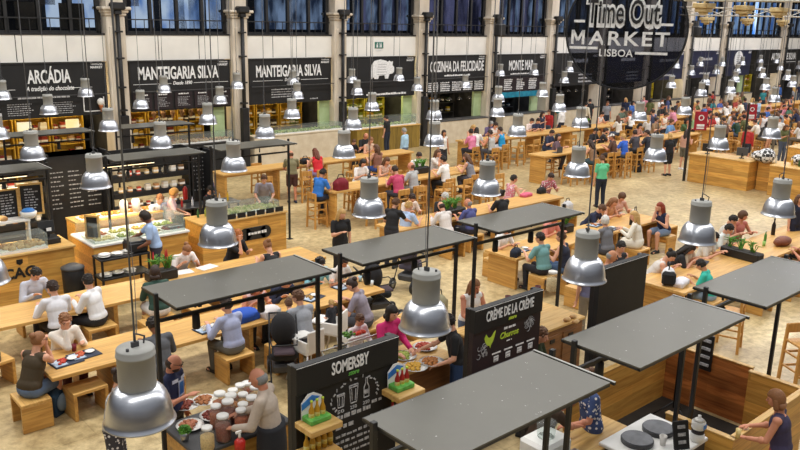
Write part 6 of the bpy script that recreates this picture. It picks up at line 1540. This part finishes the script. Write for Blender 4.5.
# right-hand timber kiosks beyond the aisle
def rk(label, x0, x1, y0, y1): return counter_thing('food_counter', label, x0, x1, y0, y1, 1.1, 'wood_wally', 'wood_light')
rk('pale timber counter block beyond the aisle, beside the red sign', 28.4, 29.3, 12.75, 15.1)
rk('recessed timber door section between the two pale counters', 29.0, 29.5, 12.05, 12.7)
rk('pale timber counter block cut by the right edge', 28.4, 29.5, 9.0, 12.0)
t = thing('post_frame', 'tall thin black post at the corner of the pale timber counter', 'post', (28.35, 15.2, 0)); p = MB(); p.box(-.04, .04, -.04, .04, 0, 3.6); p.obj('post', 'black', t)
t = thing('post_frame', 'thin black post beyond the pale timber counter', 'post', aty(742, 160, 14.0)*1); t.location.z = 0; p = MB(); p.box(-.03, .03, -.03, .03, 0, 3.0); p.obj('post', 'black', t)
REDS = noise_mat('red_banner', '#8e1226', '#a51a30', 3, .6)
for i, (px, py, w_, h_) in enumerate([(701, 121, .48, .7), (752, 112, .36, .56)]):
    D_ = 15.2; q_ = aty(px, py, D_); t = thing('red_banner', ('nearer', 'farther')[i]+' red hanging banner with a white ring', 'banner', q_, -.7)
    s_ = q_.length/32; w2 = w_*s_/2; h2 = h_*s_/2
    p = MB(); p.box(-w2, w2, 0, .03, -h2, h2); p.obj('panel', REDS, t); p = MB(); p.lathe([(w2*.45, 0), (w2*.45, .01), (w2*.3, .01), (w2*.3, 0)], (0, -.012, h2*.35), 24, 0, False, False, False, ax='y'); p.box(-w2*.6, w2*.6, -.01, 0, -h2*.6, -h2*.35); p.box(-w2*.6, w2*.6, -.01, 0, -h2*.85, -h2*.7); p.obj('emblem', 'chalk', t)
    p = MB(); p.rod((0, 0, h2), (0, 0, h2+3), .01); p.obj('cord', 'grey_dark', t)
M['check'] = newmat('check_cloth')[0]
nt = M['check'].node_tree; ck = nt.nodes.new('ShaderNodeTexChecker'); ck.inputs['Scale'].default_value = 9; ck.inputs['Color1'].default_value = (.02, .02, .02, 1); ck.inputs['Color2'].default_value = (.8, .8, .8, 1)
tcn = nt.nodes.new('ShaderNodeTexCoord'); nt.links.new(tcn.outputs['Object'], ck.inputs['Vector']); nt.links.new(ck.outputs[0], nt.nodes['Principled BSDF'].inputs['Base Color'])
for i, (px, py) in enumerate([(757, 158), (786, 160)]):
    q_ = at(px, py, 1.35); mb = MB(); mb.ell((0, 0, 0), (.38, .3, .28), 16, 10); mb.ell((.1, .25, -.05), (.3, .35, .2), 14, 9)
    me = remesh(mb, .05, 1, 'check', 'cloth_bundle', 1); o = link('cloth_bundle', me, None, None, (28.9+i*.35, 12.4-i*1.3, 1.32)); tag(o, ('left', 'right')[i]+' black and white checked cloth heaped on the pale timber counters', 'cloth')
for i, (x, y, c_, nm) in enumerate([(28.8, 14.6, '#1d1d20', 'black monitor'), (28.9, 13.3, '#4a4a4c', 'grey monitor')]):
    t = thing('counter_monitor', nm+' on the pale timber counter', 'monitor', (x, y, 1.1), -1.0); p = MB(); p.box(-.2, .2, -.02, .02, .1, .4, 0, .01); p.obj('screen', 'tint', t, c_); p = MB(); p.box(-.08, .08, -.08, .08, 0, .02); p.box(-.02, .02, -.02, .02, 0, .2); p.obj('foot', 'black', t)
for i in range(10): bottle('small bottle on the pale timber counters', (28.9+.06*(i % 3), 9.6+i*.27, 1.1), ['#8a2a20', '#d8d0c0', '#3a5a2a', '#c8a040'][i % 4], '#333333', .9, 'bottles on the pale timber counters')
def bent_chair(label, cat):
    t = thing('armchair', label, cat); p = MB()
    pts = [(-.28*math.cos(a), -.28*math.sin(a), .75+.05*math.sin(a)) for a in [i*PI/10 for i in range(11)]]
    p.path(pts, .018, 6); p.obj('armrest', 'wood_chair', t); p = MB(); p.lathe([(.24, .42), (.25, .46)], (0, 0, 0), 18); p.obj('seat', 'wood_chair', t)
    for sx in (-1, 1):
        for sy in (-1, 1): p = MB(); p.rod((sx*.18, sy*.16, .43), (sx*.23, sy*.2, 0), .018); p.obj('leg', 'wood_chair', t)
    return t
place('bent', bent_chair, 'curved wooden armchair behind the pale timber counter, left one', 'chair', (30.6, 15.6, .0), 2.2, None, 1.6); place('bent', bent_chair, 'curved wooden armchair behind the pale timber counter, right one', 'chair', (31.6, 15.2, 0), 1.4, None, 1.6)
# wooden boxes / barriers at far right
for i, x in enumerate((33.5, 36.5, 39.5)): counter_thing('serving_station', 'low timber serving station beyond the pale counters, %s' % ORD[i], x, x+1.6, 12.6, 13.6, 1.1, 'wood_wall', 'wood_light')
# ------------------------------------------------------------------ things on the tables and floor
def food_tray(label, cat):
    t = thing('meal_tray', label, cat); p = MB(); p.box(-.22, .22, -.16, .16, 0, .02, 0, .008); p.obj('tray', 'tray_blue', t); p = MB(); p.box(-.2, -.02, -.13, .11, .02, .024); p.obj('paper', 'paper_print', t)
    p = MB(); r = random.Random(2)
    for i in range(14): p.ell((r.uniform(-.13, 0), r.uniform(-.08, .08), .035), (.03, .02, .018), 7, 5)
    o = p.obj('food', 'food', t); o['kind'] = 'stuff'; p = MB(); p.lathe([(.05, .024), (.075, .04), (.06, .04), (.04, .03)], (.1, .02, 0), 18); p.obj('bowl', 'white', t); return t
M['paper_print'] = noise_mat('printed_paper', '#8fa9c4', '#d3dae0', 9, .7)
M['tray_blue'] = noise_mat('tray_dark_blue', '#1b2430', '#26324a', 4, .4)
for px, py, rz, c_, nm in [(66, 361, .1, '#c03a24', 'with red food, nearest at the lower left table'), (84, 354, .1, '#c8603a', 'second, with a drink, lower left table'), (344, 286, .1, '#c8c8d0', 'under the gap between the canopies'), (312, 297, .3, '#a8803c', 'beside the child at the lower left table'),
                           (208, 328, .1, '#d8d0c0', 'before the lavender shirt'), (523, 249, 0, '#c8b08a', 'by the teal polo'), (614, 229, .1, '#c8b08a', 'before the grey haired woman'), (593, 224, .1, '#b8703a', 'before the navy T-shirt'), (700, 262, .3, '#e0d8d0', 'before the turquoise T-shirt')]:
    q_ = on(px, py, .02, .24); place('mtray', food_tray, 'meal tray '+nm, 'tray', (q_.x, q_.y, q_.z), rz, None, 1, {'food': c_})
for px, py, c_, nm in [(74, 348, '#7a1a2a', 'dark red drink beside the white cardigan'), (300, 262, '#e8e8e4', 'clear cup on the first canopy row table'), (374, 283, '#dfe6ea', 'clear cup near the end of the lower left table'), (368, 277, '#b8dcea', 'pale blue cup near the end of the lower left table'),
                       (545, 169, '#e8e0d0', 'cup before the red floral top'), (536, 186, '#e8e0d0', 'crumpled white cup on the middle table'), (764, 244, '#9ac86a', 'green drink on the right table'), (646, 207, '#e8e0d0', 'cup by the long blond hair'), (618, 214, '#d0c8c0', 'cup among the women at the table behind the third kiosk')]:
    cup(nm, on(px, py, .05, .08), c_)
bottle('tall dark wine bottle on the right table', ont(773, 233, 'Tf', .05), '#1d120c', '#1d120c', 1.35)
bottle('green bottle beside the wine bottle', ont(765, 240, 'Tf', .05), '#4f8a3a', '#d8d8d8', .9)
q_ = ont(783, 241, 'Tf', .1, .3); mb = MB(); mb.ell((0, 0, .1), (.3, .17, .12), 16, 10); mb.ell((-.24, .02, .1), (.1, .1, .08), 10, 7); o = mb.obj('brown_bag', noise_mat('bag_brown', '#6e3a26', '#8c5238', 5), None, None, (q_.x, q_.y, .75)); tag(o, 'rounded brown bag lying on the right table', 'bag')
def leaves(p, n_, r0, h, seed, spread=.4, w_=.02):
    r = random.Random(seed)
    for i in range(n_):
        a = r.uniform(0, 2*PI); d = r.uniform(.4, 1)*spread; hh = h*r.uniform(.6, 1); b0 = (r.uniform(-r0, r0), 0, 0)
        m1 = (b0[0]+d*.35*math.cos(a), d*.35*math.sin(a), hh*.75); e = (b0[0]+d*math.cos(a), d*math.sin(a), hh*r.uniform(.7, 1))
        p.cap(b0, m1, w_*.6, w_, 5); p.cap(m1, e, w_, .003, 5)
def planter(label, c_, L_, rz, n_=26, flowers=None, h=.3):
    t = thing('planter', label, 'planter', c_, rz); p = MB(); p.box(-L_/2, L_/2, -.13, .13, 0, .2, 0, .02); p.obj('box', 'black', t); p = MB(); p.box(-L_/2+.02, L_/2-.02, -.11, .11, .19, .205); p.obj('soil', 'dark_floor', t)
    for i in range(max(1, int(L_/.28))):
        p = MB(); leaves(p, n_, .05, h, i+3, .24, .012); o = p.obj('foliage', 'leaf', t); o.location = (-L_/2+.15+i*.28, 0, .2)
    if flowers:
        p = MB(); r = random.Random(1)
        for i in range(3): x = r.uniform(-L_/3, L_/3); p.rod((x, 0, .2), (x, 0, .5), .006, 5); p.cap((x, 0, .46), (x, 0, .58), .02, .008, 8)
        p.obj('flower', flowers, t)
    return t
qa, qb = at(723, 249, .85), at(761, 259, .85); q_ = (qa+qb)/2; planter('long black planter of spiky green plants on the right table', (q_.x, q_.y, .75), min((qb-qa).length, 1.5), math.atan2(qb.y-qa.y, qb.x-qa.x), 14)
q_ = ont(457, 213, 'Tc', .1, .35); planter('black planter of bushy green leaves on the middle table', q_, .75, 0, 40, h=.34)
q_ = ont(150, 268, 'T2', .1, .3); planter('dark planter of green leaves with red blooms on the second table', q_, .6, 0, 26, noise_mat('bloom_red', '#b01f2a', '#c8343c', 4), .32)
for px, py, nm in ((527, 135, 'left of the white shirt with a book'), (594, 127, 'at the near end of the far tables'), (402, 166, 'middle of the high table')): planter('small black planter with green leaves '+nm, on(px, py, .1, .2), .6, 0, 26, h=.3)
planter('small green plant at the table behind the third kiosk', ont(566, 228, 'Te', .1), .35, 0, 30, h=.3)
# bags
def bag(label, c_, s_, col, rz=0, mat='fabric', name='bag', cat='bag', strap=True):
    t = thing(name, label, cat, c_, rz); mb = MB(); mb.ell((0, 0, s_[2]*.5), (s_[0]/2, s_[1]/2, s_[2]*.55)); mb.box(-s_[0]*.42, s_[0]*.42, -s_[1]*.4, s_[1]*.4, 0, s_[2]*.7)
    o = link('body', remesh(mb, .02, .8, mat, 'body', 4), t, col)
    if strap: p = MB(); p.path([(-s_[0]*.25, 0, s_[2]*.95), (-s_[0]*.15, 0, s_[2]*1.3), (s_[0]*.15, 0, s_[2]*1.3), (s_[0]*.25, 0, s_[2]*.95)], .012, 6); p.obj('strap', 'black', t)
    return t
t = bag('blue and grey backpack on the floor under the left table end', at(57, 413, 0), (.34, .26, .46), '#1f3a52', .6, name='backpack', cat='backpack'); p = MB(); p.ell((0, -.12, .2), (.12, .06, .14), 12, 8); o = p.obj('front_pocket', 'fabric', t, '#6f7f8c')
t = bag('black and white backpack on the right table', ont(668, 279, 'Tf', .1, .25), (.42, .28, .34), '#e6e6ea', .5, name='backpack', cat='backpack'); p = MB(); p.box(-.24, -.06, -.15, .12, .02, .3, 0, .05); p.obj('front_pocket', 'fabric', t, '#18181a'); p = MB(); p.lathe([(.04, 0), (.045, .16)], (.18, -.05, 0), 12); p.obj('bottle_pocket', 'tint', t, '#8a7ac8')
bag('maroon bag on the near high table', ont(355, 190, 'Th1', .1), (.5, .3, .34), '#7a1626', 0)
bag('royal blue coat heaped on the lower left table', ont(256, 322, 'T1', .1, .3), (.62, .4, .2), '#1f4fb0', .1, strap=False, name='folded_coat', cat='coat')
bag('white and pink bundle beside the royal blue coat', ont(272, 312, 'T1', .1), (.4, .3, .2), '#d8d2d0', .1, strap=False, name='clothes_bundle', cat='clothes')
bag('brown coat folded on the box stool at the left edge', (2.8, 12.95, .44), (.6, .42, .16), '#6b5240', 0, strap=False, name='folded_coat', cat='coat')
bag('black leather bag under the hands of the red floral top', ont(551, 187, 'Tc', .1), (.36, .2, .2), '#1d1c1e', 0)
bag('pink and red bundle lying on the middle table', ont(523, 194, 'Tc', .05), (.5, .25, .12), '#d0607a', .1, strap=False, name='clothes_bundle', cat='clothes')
bag('large black bag standing on the table by the red haired woman', ont(641, 222, 'Te', .1), (.4, .22, .36), '#17171a', .3)
bag('black bag on the rear high table', ont(334, 168, 'Th2', .1), (.4, .25, .2), '#1a1a1e', 0)
bag('black bag on the floor in the broad ended row', at(638, 172, 0), (.35, .25, .35), '#1b1b1f', 0)
bag('black and white tote on the floor behind the middle table', at(567, 210, 0), (.4, .3, .3), '#d0d0d4', 0)
bag('dark handbag beside the teal polo on the table', ont(497, 257, 'Te', .1), (.34, .22, .2), '#1d2436', .3)
bag('khaki bag on the floor behind the pushchair', (10.9, 10.9, 0), (.4, .3, .35), '#8a8468', .3)
# papers and laptop
mb = MB(); mb.box(-.2, .2, -.14, .14, 0, .008, 0, 0, Matrix.Rotation(.2, 4, 'Z')); q_ = ont(202, 265, 'T2', .0); tag(mb.obj('paper', 'white', None, None, (q_.x, q_.y, .752)), 'sheet of white paper before the white blouse, right one', 'paper')
mb = MB(); mb.box(-.2, .2, -.14, .14, 0, .008, 0, 0, Matrix.Rotation(-.1, 4, 'Z')); q_ = ont(178, 270, 'T2', .0); tag(mb.obj('paper', 'white', None, None, (q_.x, q_.y, .752)), 'sheet of white paper before the white blouse, left one', 'paper')
mb = MB(); mb.box(-.15, .15, -.1, .1, 0, .01, 0, .003); q_ = at(203, 220+43, .76)
t = thing('laptop', 'open dark laptop on the broad ended high table', 'laptop', ont(557, 152, 'Th4', .02), 0); p = MB(); p.box(-.17, .17, -.12, .12, 0, .015, 0, .004); p.obj('base', 'grey_dark', t); p = MB(); p.box(-.17, .17, -.13, -.115, .01, .23, 0, .004); p.obj('screen', 'grey_dark', t)
# high chairs
def high_chair(label, cat):
    t = thing('high_chair', label, cat); mb = MB()
    prof = [(-.19, .52), (.19, .52), (.2, .56), (.2, .9), (-.2, .9), (-.2, .56)]
    p = MB(); p.box(-.18, .18, -.15, .17, .5, .54, 0, .02); p.box(-.19, -.16, -.16, .18, .53, .74, 0, .012); p.box(.16, .19, -.16, .18, .53, .74, 0, .012); p.box(-.18, .18, -.19, -.155, .53, .92, 0, .015); p.obj('seat_shell', 'white', t)
    for sx in (-1, 1):
        for sy in (-1, 1): p = MB(); p.rod((sx*.15, sy*.13, .52), (sx*.27, sy*.27, 0), .017); p.obj('leg', 'white', t)
    p = MB(); p.box(-.2, .2, .14, .38, .7, .725, 0, .01); p.obj('tray', 'white', t); return t
a = place('hc', high_chair, 'white high chair holding a baby at the lower left table', 'high chair', (at(334, 322, .7).x, at(334, 322, .7).y, 0), .5); b2 = place('hc', high_chair, 'empty white high chair beside the black pushchair', 'high chair', (at(309, 340, .7).x, at(309, 340, .7).y, 0), .1)
person('person, baby in dark top sitting in the white high chair', (331, 303), 'low_up', -10, ('short', '#26262c'), ('trousers', '#30303a'), ('short', BLD), 'f', sc=.52, hz=.98)
# pushchairs
def pushchair(label, cat):
    t = thing('pushchair', label, cat); mb = MB(); mb.ell((0, -.12, .86), (.22, .2, .3)); mb.box(-.2, .2, -.2, .2, .45, .55); mb.cap((-.14, .15, .5), (.14, .15, .5), .09, .09)
    link('hood', remesh(mb, .03, .8, 'fabric', 'hood', 2), t, '#1a1a1e'); p = MB(); p.box(-.17, .17, -.02, .28, .54, .6, 0, .03); p.obj('seat_pad', 'fabric', t, '#4a3a42')
    p = MB()
    for s_ in (-1, 1): p.path([(s_*.22, -.45, 1.02), (s_*.23, -.1, .6), (s_*.22, .38, .14)], .014, 6); p.path([(s_*.23, -.1, .6), (s_*.24, -.36, .14)], .014, 6); p.path([(s_*.22, -.05, .72), (s_*.2, .3, .74)], .012, 6)
    p.path([(-.22, -.45, 1.02), (.22, -.45, 1.02)], .016, 6); p.path([(-.2, .3, .74), (.2, .3, .74)], .012, 6); p.obj('frame', 'black', t)
    for sx in (-1, 1):
        for y, r_ in ((.4, .09), (-.36, .14)):
            p = MB(); p.lathe([(r_, -.02), (r_+.005, 0), (r_, .02)], (sx*.25, y, r_), 20, 0, ax='x'); w_ = p.obj('wheel', 'black', t); p = MB(); p.lathe([(r_*.55, -.023), (r_*.55, .023)], (sx*.25, y, r_), 16, 0, ax='x'); p.obj('hubcap', 'grey_housing', w_)
    p = MB(); p.box(-.2, .2, -.25, .2, .2, .36, 0, .04); p.obj('basket', 'grey_dark', t); return t
q_ = at(284, 352, .5); place('pram', pushchair, 'black pushchair with white dotted hood beside the lavender shirt', 'pushchair', (q_.x, q_.y, 0), 2.6)
q_ = at(378, 302, .3); place('pram', pushchair, 'black pushchair at the right end of the lower left table', 'pushchair', (q_.x, q_.y, 0), -1.9)
q_ = at(410, 268, .45); place('pram', pushchair, 'purple grey pushchair under the second canopy edge', 'pushchair', (q_.x, q_.y, 0), -1.2, None, 1.0, {'hood': '#4a4658'})
# ------------------------------------------------------------------ light
w = bpy.data.worlds.new('hall_light'); SC.world = w; w.use_nodes = True; nt = w.node_tree; L = nt.links.new
bg = nt.nodes['Background']; tc = nt.nodes.new('ShaderNodeTexCoord'); sx = nt.nodes.new('ShaderNodeSeparateXYZ'); cr = nt.nodes.new('ShaderNodeValToRGB')
L(tc.outputs['Generated'], sx.inputs[0]); L(sx.outputs['Z'], cr.inputs[0]); L(cr.outputs[0], bg.inputs[0])
e = cr.color_ramp.elements; e[0].position = 0; e[0].color = (.16, .14, .13, 1); e[1].position = 1; e[1].color = (.95, .97, 1, 1)
for p_, c_ in ((.12, (.26, .25, .26, 1)), (.3, (.5, .52, .56, 1)), (.6, (.8, .82, .85, 1))): x = e.new(p_); x.color = c_
bg.inputs[1].default_value = .46
def area(name, loc, sx_, sy_, en, col=(1, .97, .92), rot=(0, 0, 0)):
    a_ = bpy.data.lights.new(name, 'AREA'); a_.shape = 'RECTANGLE'; a_.size = sx_; a_.size_y = sy_; a_.energy = en; a_.color = col
    o = bpy.data.objects.new(name, a_); o.location = loc; o.rotation_euler = rot; COL.objects.link(o); return o
for y, en in ((2, 1350), (12, 2050), (21, 1850)):
    area('roof_light', (12, y, 11.5), 34, 1.6, en); area('roof_light', (48, y, 11.5), 34, 1.6, en*1.1, (.98, .97, 1))
SC.view_settings.view_transform = 'Standard'; SC.view_settings.look = 'None'; SC.view_settings.gamma = 1; SC.view_settings.use_curve_mapping = False
SC.view_settings.exposure = 0.0

bag('white tote bag with violet print lying beside the backpack', ont(681, 283, 'Tf', .05, .25), (.5, .28, .16), '#e6e4ec', .2, strap=False, name='tote_bag', cat='bag')
